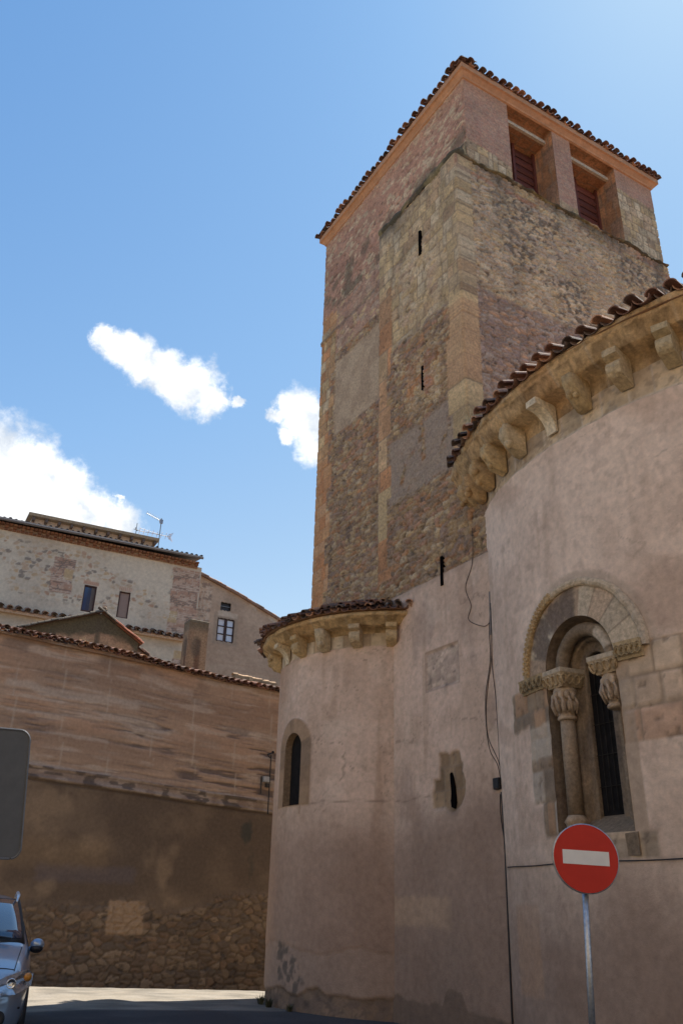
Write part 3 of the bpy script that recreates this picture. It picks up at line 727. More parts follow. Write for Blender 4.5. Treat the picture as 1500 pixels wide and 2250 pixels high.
# label moulding with billets
lb = MB(); na = 90
lp = [(1.07, -.0), (1.07, -.03), (1.09, -.05), (1.13, -.06), (1.17, -.05), (1.19, -.015), (1.19, .03)]
V = []; C = []
for i in range(na + 1):
    t = math.pi * i / na
    wv = .03 * (float(fbm(np.array(t * 6), np.array(1.), 3, 150)) - .5)
    for r, d in lp:
        r2 = r + wv; V.append(MA(U0 - r2 * math.cos(t), d + wv, SPR + r2 * math.sin(t)))
        base = (.40, .29, .17) if t < 1.25 else ((.47, .38, .29) if t < 2.4 else (.44, .36, .29))
        C.append(np.array(base) * rnd.uniform(.9, 1.08))
F = [(i * 7 + k, i * 7 + k + 1, (i + 1) * 7 + k + 1, (i + 1) * 7 + k) for i in range(na) for k in range(6)]
lb.add(V, F, np.array(C))
for i in range(38):
    t = .1 + 1.15 * i / 37
    for j, rr in enumerate((1.088, 1.13, 1.168)):
        if (i + j) % 2: continue
        o = MA(U0 - rr * math.cos(t), -.052, SPR + rr * math.sin(t)) * 1.0
        e = (MA(U0 - rr * math.cos(t + .02), -.09, SPR + rr * math.sin(t + .02)) - MA(U0 - rr * math.cos(t - .02), -.09, SPR + rr * math.sin(t - .02)))
        lb.tube([o - e * .42, o + e * .42], .024, (.44, .32, .19), 6)
lb.build('label_moulding', M_STONE, apw, smooth=False)
# roll moulding (torus order) on the colonnettes
rl = MB(); pts = []; cols = []
for i in range(49):
    t = math.pi * i / 48; pts.append(MA(U0 - .50 * math.cos(t), .17, SPR + .50 * math.sin(t)))
rl.tube(pts, .098, (.30, .225, .175), 12)
rl.C = [np.array((.21, .16, .12)) * (.75 + .5 * h2(np.array(math.floor(i / 12 / 5.)), np.array(1.), 3)) if not 400 < i < 520 else np.array((.46, .39, .33)) for i in range(len(rl.V))]
rl.build('roll_moulding', M_STONE, apw, smooth=True)
# sill
sl_ = MB(); a_ = [MA(U0 - .7, -.02, SILL - .02), MA(U0 + .7, -.02, SILL - .02), MA(U0 + .7, .62, SILL + .42), MA(U0 - .7, .62, SILL + .42)]
sl_.hexa([p - Z * .25 for p in a_] + a_, (.2, .15, .11)); sl_.build('window_sill', M_STONE, apw)
# grille
gr = MB(); q = arch_pts(.222, 24, SILL + .2)
gp = [MA(u_, .40, z_) for u_, z_ in q]; gr.add(gp, [tuple(range(len(gp)))], (.012, .010, .009))
for k in (-.1, 0, .1): gr.tube([MA(U0 + k, .385, SILL + .3), MA(U0 + k, .385, SPR + .15)], .006, (.03, .025, .02), 6)
for zq in (3.1, 3.5, 3.9, 4.3): gr.tube([MA(U0 - .21, .385, zq), MA(U0 + .21, .385, zq)], .006, (.03, .025, .02), 6)
gr.build('window_grille', mat('dusty_glazing', rough=.7, namt=.4, bump=.1, nscale=9, spec=.1), apw)
# colonnettes with carved capitals
def colonnette(u, seed, whole=True):
    r2 = random.Random(seed); o = MA(u, .165, 0.); er = MA(u, -1, 0.) - MA(u, 0, 0.); er /= np.linalg.norm(er); et = np.cross(Z, er)
    if whole:
      sh = MB(); sh.lathe(o, [(.105, 2.72), (.103, 3.2), (.104, 3.6), (.1, 4.0)], (.36, .27, .21), 18, er, et)
      sh.C = [np.array((.29, .22, .165)) * (1.05 if v[2] > 3.3 else .7) for v in sh.V]; sh.build('column_shaft', M_STONE, apw, True)
      bs = MB(); bs.lathe(o, [(.15, SILL + .0), (.16, SILL + .06), (.13, SILL + .1), (.14, SILL + .15), (.16, SILL + .18), (.12, SILL + .24), (.105, SILL + .26)], (.36, .27, .2), 18, er, et)
      bs.build('column_base', M_STONE, apw, True)
    cp = MB(); cp.lathe(o, [(.1, 3.98), (.125, 3.99), (.135, 4.01), (.125, 4.035), (.11, 4.05), (.12, 4.15), (.145, 4.28), (.165, 4.38), (.15, 4.42)], (.40, .31, .24), 18, er, et)
    for k in range(7):        # heads and bodies of the carved beasts
        a = -1.6 + k * .53; dr = er * math.cos(a) + et * math.sin(a)
        cp.sphere(o + dr * .15 + Z * (4.3 + r2.uniform(-.02, .03)), [dr * .05, np.cross(Z, dr) * .042, Z * .06], np.array((.43, .34, .27)) * r2.uniform(.8, 1.1), 9, 6)
        cp.sphere(o + dr * .13 + np.cross(Z, dr) * .02 + Z * (4.16 + r2.uniform(-.02, .02)), [dr * .05, np.cross(Z, dr) * .035, Z * .085], np.array((.42, .33, .26)) * r2.uniform(.7, 1.1), 9, 6)
        cp.tube([o + dr * .17 + Z * 4.32, o + dr * .19 + np.cross(Z, dr) * .045 + Z * 4.2, o + dr * .14 + np.cross(Z, dr) * .05 + Z * 4.06], [.018, .022, .014], (.37, .28, .22), 6)
    cp.build('carved_capital', M_STONE, apw, True)
    ab = MB()
    n = 26
    for k in range(n):       # abacus: flared block covered with interlace
        pass
    w0, w1 = .155, .235
    ab.hexa([o + er * a * w0 + et * b * w0 + Z * 4.42 for a, b in ((-1, -1), (1, -1), (1, 1), (-1, 1))] + [o + er * a * w1 + et * b * w1 + Z * 4.6 for a, b in ((-1, -1), (1, -1), (1, 1), (-1, 1))], (.40, .31, .22))
    ab.hexa([o + er * a * w1 + et * b * w1 + Z * 4.6 for a, b in ((-1, -1), (1, -1), (1, 1), (-1, 1))] + [o + er * a * w1 + et * b * w1 + Z * 4.66 for a, b in ((-1, -1), (1, -1), (1, 1), (-1, 1))], (.42, .35, .28))
    for sd, ax_, bx in ((1, er, et), (1, et, er), (-1, et, er)):
        for k in range(4):
            t0 = -.17 + k * .113
            pp = [o + ax_ * sd * (w0 + (w1 - w0) * f + .008) + bx * (t0 + .05 * math.cos(q_)) + Z * (4.51 + .06 * math.sin(q_)) for q_, f in [(x_ * .7, .5 + .33 * math.sin(x_ * .7)) for x_ in range(10)]]
            ab.tube(pp, .013, np.array((.43, .33, .22)) * r2.uniform(.75, 1.1), 5, False)
    ab.build('impost_block', M_STONE, apw)
colonnette(U0 - .485, 3); colonnette(U0 + .485, 4, False)
# imposts of the outer order, carved with scrolls
for u0_, u1_, z0_, z1_, dk in ((-.50, .115, 4.46, 4.66, .85), (U0 + .72, U0 + 1.1, 4.52, 4.74, 1.0)):
    im = MB(); nn = 10
    for k in range(nn):
        ua, ub = u0_ + (u1_ - u0_) * k / nn, u0_ + (u1_ - u0_) * (k + 1) / nn
        im.hexa([MA(ua, -.03, z0_), MA(ub, -.03, z0_), MA(ub, .1, z0_), MA(ua, .1, z0_), MA(ua, -.10, z1_), MA(ub, -.10, z1_), MA(ub, .1, z1_), MA(ua, .1, z1_)], np.array((.42, .33, .22)) * dk * rnd.uniform(.9, 1.05))
    nsc = 5
    for k in range(nsc):
        uc = u0_ + (u1_ - u0_) * (k + .5) / nsc
        for ph in (0, 1):
            pts = [MA(uc + (.055 - .004 * x_) * math.cos(x_ * .75 + ph * 3.1), -.085 - .05 * ((4.56 + .07 * math.sin(x_ * .75 + ph * 3.1)) - 4.56), (z0_ + z1_) / 2 + (.08 - .006 * x_) * math.sin(x_ * .75 + ph * 3.1)) for x_ in range(9)]
            im.tube(pts, .011, np.array((.38, .29, .18)) * dk * rnd.uniform(.6, 1.1), 5, False)
    im.build('carved_impost', M_STONE, apw)

# cornice, corbels and roof, shared by both apses
def cornice(fn, us, prof, name, cols, jw, dz=lambda u: 0):
    P = np.zeros((len(us), len(prof), 3)); C = np.zeros_like(P)
    for j, (d, z) in enumerate(prof):
        U_ = us; nz = (fbm(U_ * 3.2, U_ * 0 + j * .9, 4, 160) - .5)
        P[:, j] = fn(U_, d + nz * .075 * (1 < j < len(prof) - 1), z + dz(U_) + nz * .02)
        blk = np.floor(U_ / jw); base = pal(h2(blk, blk * 0, 161), cols)
        pit = sm(fbm(U_ * 8, U_ * 0 + j * 1.7, 3, 162), .5, .62); gl = fbm(U_ * 1.5, U_ * 0 + j * .5, 4, 163)
        base = lerp(base, np.array(cols[0]) * .35, pit * .6) * (.7 + .6 * gl)[..., None]
        jn = np.abs(U_ / jw - np.round(U_ / jw)) * jw
        C[:, j] = lerp(base, (.42, .36, .3), (1 - sm(jn, .005, .02)) * .5)
    return P, C
DZM = lambda u: .12 * sm(u, .3, 3.4) - .03 * sm(-u, .3, 1.6)
us = np.arange(-2.3, 10.4, .035)
P, C = cornice(MA, us, [(.03, 8.45), (.01, 8.66), (-.04, 8.70), (-.27, 8.72), (-.31, 8.74), (-.38, 8.83), (-.43, 8.91), (-.455, 8.93), (-.46, 8.965), (-.485, 8.98), (-.50, 9.05), (.2, 9.1)], 'cornice', [(.45, .31, .18), (.42, .28, .165), (.47, .34, .21), (.44, .33, .21)], .62, DZM)
cor = grid('apse_cornice', P, C, M_STONE, church, smooth=False)
us2 = np.arange(-2.2, 3.9, .03)
P, C = cornice(SA, us2, [(.02, 6.55), (.0, 6.63), (-.05, 6.65), (-.2, 6.66), (-.24, 6.68), (-.32, 6.76), (-.38, 6.79), (-.41, 6.81), (-.415, 6.87), (.2, 6.9)], 'cornice', [(.46, .33, .19), (.43, .29, .16), (.48, .35, .21), (.44, .34, .22)], .7)
grid('apse_cornice', P, C, M_STONE, church, smooth=False)

def corbel(fn, u, zt, h, w, d, style, col, label=None):
    mb = MB(); r2 = random.Random(int(u * 100) + 5)
    if style == 'plain':      # quarter-round cavetto under a fillet
        pr = [(0.0, zt), (-d, zt), (-d, zt - h * .22)] + [(-d + d * .93 * math.sin(t), zt - h * .22 - h * .78 * (1 - math.cos(t))) for t in np.linspace(.12, math.pi / 2, 9)] + [(0.0, zt - h)]
    elif style == 'roll':
        pr = [(0.0, zt), (-d, zt), (-d, zt - h * .2), (-d * .88, zt - h * .24)] + [(-d * .5 - d * .36 * math.cos(t), zt - h * .55 - h * .30 * math.sin(t)) for t in np.linspace(-1.0, 1.5, 8)] + [(0.0, zt - h)]
    else:                     # eroded carved block
        pr = [(0.0, zt), (-d * .95, zt), (-d, zt - h * .3), (-d * .85, zt - h * .55), (-d * .55, zt - h * .8), (-d * .2, zt - h * .97), (0.0, zt - h)]
    ns = 6
    V = []; C = []
    for i in range(ns + 1):
        f = -1 + 2 * i / ns
        for j, (dd, zz) in enumerate(pr):
            nz = 0
            if style != 'plain':
                nz = (float(fbm(np.array(u * 7 + f * 1.5), np.array(j * .8), 3, 170)) - .5) * (.16 if style == 'carved' else .05)
            sh = 1 - (.12 * (abs(f) == 1) if style == 'carved' else 0)
            V.append(fn(u + f * w / 2 * (1 + nz * .8), dd * sh + nz * .8 * (0 < j < len(pr) - 1), zz + nz * .4 * (1 < j < len(pr) - 1)))
            C.append(np.array(col) * (1 + nz * 2.0) * r2.uniform(.9, 1.05))
    n = len(pr)
    F = [(i * n + j, (i + 1) * n + j, (i + 1) * n + j + 1, i * n + j + 1) for i in range(ns) for j in range(n - 1)]
    F += [tuple(range(n)), tuple(range(ns * n, ns * n + n))[::-1]]
    mb.add(V, F, np.array(C))
    if style == 'carved':
        for k in range(4):
            q = fn(u + r2.uniform(-.3, .3) * w, -d * r2.uniform(.45, .85), zt - h * r2.uniform(.3, .75)); mb.sphere(q, np.eye(3) * r2.uniform(.05, .085), np.array(col) * r2.uniform(.75, 1.1), 8, 6)
    ob = mb.build('corbel', M_STONE, church, style != 'roll' and style != 'plain')
    if label: ob['label'] = label
for u, st, c_, lb_ in ((3.57, 'roll', (.42, .33, .22), None), (2.87, 'roll', (.41, .33, .22), None), (2.16, 'roll', (.43, .34, .23), None), (1.46, 'carved', (.40, .30, .18), None),
                  (.76, 'plain', (.62, .54, .43), 'clean pale replacement corbel'), (-.02, 'carved', (.44, .35, .24), None), (-.66, 'carved', (.45, .33, .19), None), (-1.2, 'carved', (.42, .29, .16), None), (-1.68, 'carved', (.40, .27, .15), None), (-2.05, 'carved', (.40, .28, .16), None)):
    corbel(MA, u, 8.74 + float(DZM(np.array(u))), .50, .21, .40, st, c_, lb_)
for th, st, c_, lb_ in ((186, 'carved', (.46, .34, .2), None), (203.5, 'plain', (.58, .50, .39), 'clean pale replacement corbel'), (218.5, 'roll', (.44, .33, .2), None), (233, 'carved', (.46, .38, .28), None), (249, 'roll', (.43, .34, .24), None), (264, 'roll', (.45, .34, .21), None)):
    corbel(SA, math.radians(th - 200) * SR, 6.68, .42, .2, .30, st, c_, lb_)

def apse_roof(c, R, z0, th0, th1, step, slope, rows, apex, dz=None):
    mb = MB(); n = int(math.radians(th1 - th0) * R / step)
    for i in range(n + 1):
        t = math.radians(th0) + math.radians(th1 - th0) * i / n; out = np.array([math.cos(t), math.sin(t), 0]); side = np.array([-math.sin(t), math.cos(t), 0])
        ax = -out + Z * slope; ax /= np.linalg.norm(ax); up = np.cross(ax, side); up = up if up[2] > 0 else -up
        for j in range(rows):
            k = 1 - j * .42 / R
            p = np.array([c[0], c[1], z0 + (float(dz(np.array((t - math.radians(200)) * (R - .6)))) if dz else 0)]) + out * (R + rnd.uniform(-.09, .04)) + ax * .42 * j + up * (rnd.uniform(-.015, .015) + .02 * j)
            a2 = ax + side * rnd.uniform(-.06, .06)
            mb.tile(p - out * .05 + side * step / 2 * k, a2, side, up, step * .46, .5, tcol(), False, taper=.8, th=.012)
            if rnd.random() < .06 and j == 0: continue
            mb.tile(p + up * rnd.uniform(.015, .045), a2, side, up, step * rnd.uniform(.33, .38), .5, tcol(), True, taper=.8, th=.018)
    m = 40
    rim = [np.array([c[0] + (R - .12) * math.cos(q), c[1] + (R - .12) * math.sin(q), z0 - .02]) for q in np.radians(np.linspace(th0, th1, m))]
    mb.add(rim + [np.array(apex)], [(i, i + 1, m) for i in range(m - 1)], (.2, .11, .07))
    und = [np.array([c[0] + (R - .5) * math.cos(q), c[1] + (R - .5) * math.sin(q), z0 - .03]) for q in np.radians(np.linspace(th0, th1, m))]
    mb.add(rim + und, [(i, i + 1, m + i + 1, m + i) for i in range(m - 1)], (.3, .2, .13))
    return mb.build('apse_roof', M_TILE, church)
apse_roof(MC, MR + .63, 9.09, 181, 300, .27, .36, 3, (MC[0], MC[1], 10.9), DZM)
apse_roof(SC_, SR + .58, 6.93, 165, 274, .2, .38, 3, (SC_[0], SC_[1], 8.0))

# small apse wall with its round-headed window
SU, SSP, SSI, SRN = .6, 4.45, 3.37, .31
def small_fn(u, z):
    c = lerp(PLAS, PLAS2, sm(fbm(u * .9 + 3, z * .9, 5, 181), .38, .66))
    c = lerp(c, (.40, .265, .19), streaks(u, z, 182, 1.8) * .4)
    m = box(u + .05 * speck(u, z, 2), z, 1.42, 1.78, 4.9, 6.4, .05); c = lerp(c, (.35, .235, .165), m * .5 * sm(fbm(u * 3, z, 3, 190), .3, .6))
    c = weather(c, u, z, 340)
    low = sm(3.3 + .8 * (fbm(u * .7, z * .7, 3, 183) - .5) - z, -.3, 1.0)  # stained foot of the apse, darkened further in place of shade
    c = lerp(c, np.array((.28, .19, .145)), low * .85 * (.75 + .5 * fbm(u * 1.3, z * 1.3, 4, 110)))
    left = 1 - sm(u, -.3, .35); c = lerp(c, (.45, .285, .195), left * .45)
    crack = np.exp(-((z - 3.38 - .012 * np.sin(u * 9)) / .012) ** 2) * sm(u, 1.2, 1.25); c = lerp(c, (.2, .14, .11), crack * .6)
    b0 = .95 + .25 * (fbm(u * 1.7, u * 0, 4, 184) - .5)
    dmp = sm(b0 - z, -.01, .015); c = lerp(c, (.33, .25, .205), dmp * .45)
    blot = sm(.36 - np.hypot((u - .75) * .7 + .15 * speck(u, z, 5), (z - .62) * .9 + (u - .75) * .4 + .4 * speck(u, z, 6, .7)), 0, .1); c = lerp(c, (.10, .085, .075), blot * .8 * sm(fbm(u * 9, z * 9, 3, 185), .35, .55))
    b1 = .26 + .25 * (fbm(u * 2.2, u * 0, 4, 186) - .5); rot = sm(b1 - z, -.02, .02)
    c = lerp(c, rub_col(u, z, .2, .14, 187, [(.2, .14, .1), (.25, .18, .13), (.15, .11, .09)], (.17, .125, .1))[0], rot * .9)
    d = -.012 * (fbm(u * 1.2, z * 1.2, 4, 188) - .5) + dmp * .012 + rot * .03
    fz = sm(z + .05 * (fbm(u * 3, z, 3, 189) - .5), 6.28, 6.31)
    a, ad = ash_col(u, z - 6.28, .4, .5, 191, [(.48, .38, .26), (.44, .33, .22), (.50, .42, .32)]); c = lerp(c, a, fz); d = d + fz * .02
    # stone surround of the window
    r = np.where(z > SSP, np.hypot(u - SU, z - SSP), np.abs(u - SU)); m = (1 - sm(r, .585, .615)) * sm(z, SSI - .02, SSI)
    blk = np.where(z > SSP, np.floor(np.arctan2(z - SSP, u - SU) * 3.2) + 20, np.floor(z / .37) + 40 * (u > SU))
    sc_ = pal(h2(blk, blk * 0, 192), [(.29, .195, .125), (.26, .175, .115), (.32, .215, .14), (.23, .16, .11)]); sc_ = sc_ * (.8 + .4 * fbm(u * 6, z * 6, 4, 193))[..., None]
    c = lerp(c, sc_, m); d = d - m * .014
    return c, d
def small_apse():
    un = SU + SRN * np.sin(np.linspace(-math.pi / 2, math.pi / 2, 25))
    a = np.arange(-1.6, un[0] - .01, .03); us = np.concatenate([a, un, np.arange(un[-1] + .03, 3.9, .03)])
    i0 = len(a); i1 = i0 + 24
    arch = np.where(np.abs(us - SU) <= SRN + 1e-6, SSP + np.sqrt(np.maximum(0, SRN ** 2 - (us - SU) ** 2)), SSP)
    zz = np.stack([np.concatenate([np.linspace(-.5, SSI, 130), np.linspace(SSI, q, 32)[1:-1], np.linspace(q, 6.66, 76)]) for q in arch])
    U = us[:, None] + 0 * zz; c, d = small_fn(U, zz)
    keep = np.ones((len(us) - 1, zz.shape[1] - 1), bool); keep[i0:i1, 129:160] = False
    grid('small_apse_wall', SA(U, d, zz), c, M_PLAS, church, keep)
    # splayed reveal and dark glazing
    def ap(r): 
        t = np.linspace(0, math.pi, 24)
        return np.array([(SU - r, z) for z in np.linspace(SSI, SSP, 8)[:-1]] + [(SU - r * math.cos(q), SSP + r * math.sin(q)) for q in t] + [(SU + r, z) for z in np.linspace(SSP, SSI, 8)[1:]])
    P = []
    for r, d in ((.315, -.012), (.31, .04), (.30, .09), (.295, .14)):
        q = ap(r); P.append(SA(q[:, 0], d, q[:, 1]))
    wnd = grid('small_apse_window', np.array(P), np.array((.21, .145, .095)), M_STONE, church, smooth=False)
    mb = MB(); q = ap(.30); pts = list(SA(q[:, 0], .125, q[:, 1])); mb.add(pts, [tuple(range(len(pts)))], (.014, .012, .011)); mb.build('window_glazing', mat('dusty_glazing'), wnd)
    mb = MB(); a4 = [SA(SU - .33, -.012, SSI - .02), SA(SU + .33, -.012, SSI - .02), SA(SU + .33, .2, SSI + .03), SA(SU - .33, .2, SSI + .03)]
    mb.hexa([p - Z * .15 for p in a4] + a4, (.4, .29, .22)); mb.build('window_sill', M_PLAS, wnd)
small_apse()

# nave behind the apses (hidden mass that shades the street)
nv = MB()
nv.hexa([PL(6.3, -1.5, -.5), PL(15.5, -1.5, -.5), PL(15.5, -22, -.5), PL(6.3, -22, -.5), PL(6.3, -1.5, 8.4), PL(15.5, -1.5, 8.4), PL(15.5, -22, 8.4), PL(6.3, -22, 8.4)], (.42, .31, .25))
nv.build('nave_wall', M_PLAS, church)
nr_ = MB(); nr_.add([PL(6.0, -1.5, 8.5), PL(10.9, -1.5, 10.6), PL(15.8, -1.5, 8.5), PL(6.0, -22, 8.5), PL(10.9, -22, 10.6), PL(15.8, -22, 8.5)], [(0, 1, 4, 3), (1, 2, 5, 4), (0, 2, 1), (3, 4, 5)], (.2, .11, .07)); nr_.build('nave_roof', M_TILE, church)

# ---------------------------------------------------------------- street wall on the left
def WP(t, o, z): 
    t, o, z = np.broadcast_arrays(np.asarray(t, float), np.asarray(o, float), np.asarray(z, float))
    return W0 + t[..., None] * WD + o[..., None] * WN + z[..., None] * Z
def eave_z(t): return np.interp(t, [-8, -4.02, -1.77, -.56, .72, 2.06, 3.61, 8], [7.66, 7.54, 7.46, 7.39, 7.24, 7.14, 7.08, 6.9])
def mould_z(t): return np.interp(t, [-8, -2.77, -.11, 1.71, 3.61, 8], [4.5, 4.22, 4.08, 3.96, 3.86, 3.6])
swall = thing('street_wall', WP(0, -1, 0), 'tall brown earth wall with a tiled top closing the far side of the street', 'wall')
def wall_fn(t, z):
    mz = mould_z(t); ez = eave_z(t); h = z - mz; tilt = (ez - mz) / 3.35; hn = h / tilt
    # upper: horizontally streaked rammed earth
    c = lerp((.40, .275, .19), (.33, .22, .15), sm(fbm(t * .7, hn * 2.6, 5, 201), .38, .64))
    c = lerp(c, (.43, .35, .28), sm(fbm(t * .6 + 3, hn * 4, 5, 202), .56, .7) * .6)
    c = lerp(c, (.44, .27, .17), sm(fbm(t * .5 + 8, hn * 1.3, 4, 203), .55, .7) * .55)
    c = c * (.80 + .4 * fbm(t * .5, hn * 16, 4, 220))[..., None]
    c = lerp(c, (.50, .41, .33), sm(fbm(t * .7 + 11, hn * 7, 5, 221), .6, .7) * .5)
    bj = np.exp(-(((hn / .46 + .06 * (fbm(t * .8, hn, 3, 222) - .5)) % 1 - .5) / .03) ** 2); c = lerp(c, (.19, .135, .1), bj * .4 * sm(fbm(t * 1.3, hn * 1.3, 3, 223), .42, .55))
    fl = sm(fbm(t * .9 + 2, hn * 20, 4, 224), .60, .66) * sm(fbm(t * .7, hn * 1.1, 3, 225), .42, .55); c = lerp(c, (.18, .135, .105), fl * .42)
    ln = fbm(t * .8, hn * 9, 4, 204); dk = sm(ln, .58, .68) * (1 - sm(hn, 1.7, 2.4)) * sm(fbm(t * .6, hn * .8, 3, 209) + .06 * t, .4, .6)
    c = lerp(c, (.13, .10, .09), dk * .85)
    c = lerp(c, (.22, .15, .11), box(t, hn, -9, 9, 2.95, 3.3, .12) * sm(fbm(t * .9, hn, 4, 205), .42, .56) * .75)
    seam = np.exp(-((((t + .35 + .1 * np.floor(hn / .9)) / 1.15) % 1 - .5) / .018) ** 2) * (hn > 0)
    c = lerp(c, (.46, .38, .30), seam * .6 * sm(fbm(t * 3, hn * 2, 3, 206), .35, .6))
    c = lerp(c, (.46, .38, .31), box(t + .3 * (fbm(t, hn * 2, 3, 207) - .5), hn + .2 * (fbm(t * 1.5, hn, 3, 208) - .5), -3.7, -.3, 2.0, 2.2, .06) * .6)
    c = lerp(c, (.46, .36, .28), box(t, hn + .25 * (fbm(t * 1.5, hn, 3, 208) - .5), -.4, 1.1, 2.75, 2.95, .06) * .6)
    d = -dk * .03 - fl * .012 + .012 * (fbm(t * 1.5, hn * 12, 4, 210) - .5) + .012 * (fbm(t, hn, 3, 211) - .5)
    # lower: dirty earth render
    lo = 1 - sm(h, -.02, .0)
    lc = lerp((.185, .13, .085), (.125, .088, .06), sm(fbm(t * .8, z * .9, 5, 212), .36, .66))
    lc = lerp(lc, (.27, .19, .12), sm(fbm(t * 1.1 + 5, z * 1.1, 4, 213), .58, .75) * .6)
    lc = lerp(lc, (.13, .105, .105), box(t + .2 * speck(t, z, 1), z + .1 * speck(t, z, 4), -2.2, .1, 2.0, 2.35, .08) * .55)
    lc = lerp(lc, (.28, .185, .10), box(t + .3 * speck(t, z, 1), z, -4, -.6, 2.3, 2.9, .2) * .35)
    rc, rd = rub_col(t, z, .27, .15, 214, [(.20, .138, .085), (.155, .108, .072), (.23, .165, .105), (.175, .11, .065), (.12, .09, .066)], (.135, .098, .068), .03, .1, .2)
    m = sm(1.5 + .9 * (fbm(t * .9, z * .9, 4, 215) - .5) + .5 * sm(t, 1.5, 3.4) - z, -.1, .15)
    ld = .015 * (fbm(t * 2, z * 2, 4, 216) - .5)
    lc = lerp(lc, rc, m); ld = ld * (1 - m) + rd * m
    m = box(t + .06 * speck(t, z, 7), z + .06 * speck(t, z, 8), -.44, .42, .92, 1.63, .03) * (.5 + .5 * sm(fbm(t * 2, z * 2, 4, 217), .3, .45)); lc = lerp(lc, (.36, .245, .15), m * .85)
    m = sm(.3 - np.hypot((t - 2.95) * 1.6, (z - 3.35) * .8) + .25 * speck(t, z, 9, .8), 0, .15); lc = lerp(lc, (.055, .055, .045), m * .8)
    m = sm(.18 - np.hypot((t - 3.15) * 1.5, (z - 2.55) * .4) + .25 * speck(t, z, 19, .8), 0, .15); lc = lerp(lc, (.06, .06, .045), m * .6)
    lc = lerp(lc, (.06, .07, .035), sm(.12 - z + ground_z(*(WP(t, 0, 0)[..., :2].transpose(2, 0, 1))) + .1 * speck(t, z, 21), 0, .1) * .8)
    c = lerp(c, lc, lo); d = d * (1 - lo) + (ld - .0) * lo
    # string course: two thin ledges with rough stones between
    b = box(t, h, -20, 20, -.02, .27, .01); sc2 = lerp((.27, .2, .155), (.36, .28, .22), sm(fbm(t * 4, h * 6, 4, 218), .4, .6)); sc2 = lerp(sc2, (.09, .07, .06), sm(fbm(t * 3, h * 8, 3, 219), .54, .62) * .8)
    c = lerp(c, sc2, b)
    led = np.exp(-((h - .25) / .022) ** 2) + np.exp(-((h - .01) / .025) ** 2); d = d + led * .05 + b * .012 - .05 * np.exp(-((h + .05) / .03) ** 2)
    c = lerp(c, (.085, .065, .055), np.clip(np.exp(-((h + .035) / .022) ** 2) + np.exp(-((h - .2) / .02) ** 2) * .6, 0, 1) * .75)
    return c, d
tt = np.concatenate([np.arange(-7, -5.2, .1), np.arange(-5.2, 4.7, .027), np.arange(4.8, 7, .1)])
zz = np.stack([np.linspace(-1.2, float(eave_z(t)), 300) for t in tt]); T_ = tt[:, None] + 0 * zz
c, d = wall_fn(T_, zz); grid('earth_wall', WP(T_, d, zz), c, M_EARTH, swall)
tb = MB()
for i in range(36):
    a, b = -7 + 14 * i / 36, -7 + 14 * (i + 1) / 36
    eave_tiles(tb, WP(a, .0, float(eave_z(a)) + .02), WP(b, .0, float(eave_z(b)) + .02), WN, step=.2, r=.085, L=.45, slope=.27, hang=.13, rows=2, jit=.05)
tb.add([WP(-7, .05, 7.62), WP(7, .05, 6.93), WP(7, -3.2, 7.6), WP(-7, -3.2, 8.35)], [(0, 1, 2, 3)], (.16, .10, .07))
tb.add([WP(-7, .10, 7.60), WP(7, .10, 6.91), WP(7, -.2, 6.93), WP(-7, -.2, 7.62)], [(3, 2, 1, 0)], (.25, .17, .11))
tb.build('tile_coping', M_TILE, swall)
bk = MB(); bk.hexa([WP(-7, -.06, -1.2), WP(7, -.06, -1.2), WP(7, -3.2, -1.2), WP(-7, -3.2, -1.2), WP(-7, -.06, 7.5), WP(7, -.06, 6.85), WP(7, -3.2, 7.4), WP(-7, -3.2, 8.1)], (.25, .17, .12)); bk.build('wall_core', M_STONE, swall)

# dry grass tufts
def tuft(p, h, n, seed, label, spread=.5, grp='dry grass tufts growing on roofs', col=(.62, .52, .34)):
    r2 = random.Random(seed); mb = MB()
    for k in range(n):
        a = r2.uniform(0, 6.28); l = r2.uniform(.5, 1.) * h; d = np.array([math.cos(a), math.sin(a), 0]); s2 = np.array([-d[1], d[0], 0]) * r2.uniform(.004, .009) * (1 + h)
        b = d * r2.uniform(0, .06); e = spread * r2.uniform(.3, 1.2)
        p1 = b + Z * l * .55 + d * l * .25 * e; p2 = b + Z * l * r2.uniform(.6, 1) + d * l * .8 * e
        mb.add([p + b - s2, p + b + s2, p + p1 + s2 * .8, p + p1 - s2 * .8, p + p2], [(0, 1, 2, 3), (3, 2, 4)], np.array(col) * r2.uniform(.6, 1.15))
    o = mb.build('grass_tuft', M_GRASS); props(o, label, 'grass', grp); return o
tuft(np.array([MC[0], MC[1], 0]) + (MR + .42) * np.array([math.cos(math.radians(190.6)), math.sin(math.radians(190.6)), 0]) + Z * 9.2, .5, 110, 3, 'big fan of pale dry grass sprouting from the main apse eave beside the tower')
def on_wall(x, back=-.25, up=.0):
    q = ray_plane(x, 1420, W0, WN); t = (q - W0) @ WD; return WP(t, back, float(eave_z(t)) + .08 + up)
for k, (x, hh, lb_) in enumerate(((185, .34, 'small dry grass tuft on the street wall tiles, left of the shed gable'), (192, .3, 'leaning dry grass stalks on the wall tiles below the left slope of the shed'), (255, .22, 'low dry grass clump on the wall tiles under the peak of the shed gable'),
                     (440, .12, 'tiny dry grass clump on the wall tiles below the chimney'), (335, .2, 'dry weed on the wall tiles at the right foot of the shed gable'))):
    tuft(on_wall(x), hh, 26, 20 + k, lb_, .35)

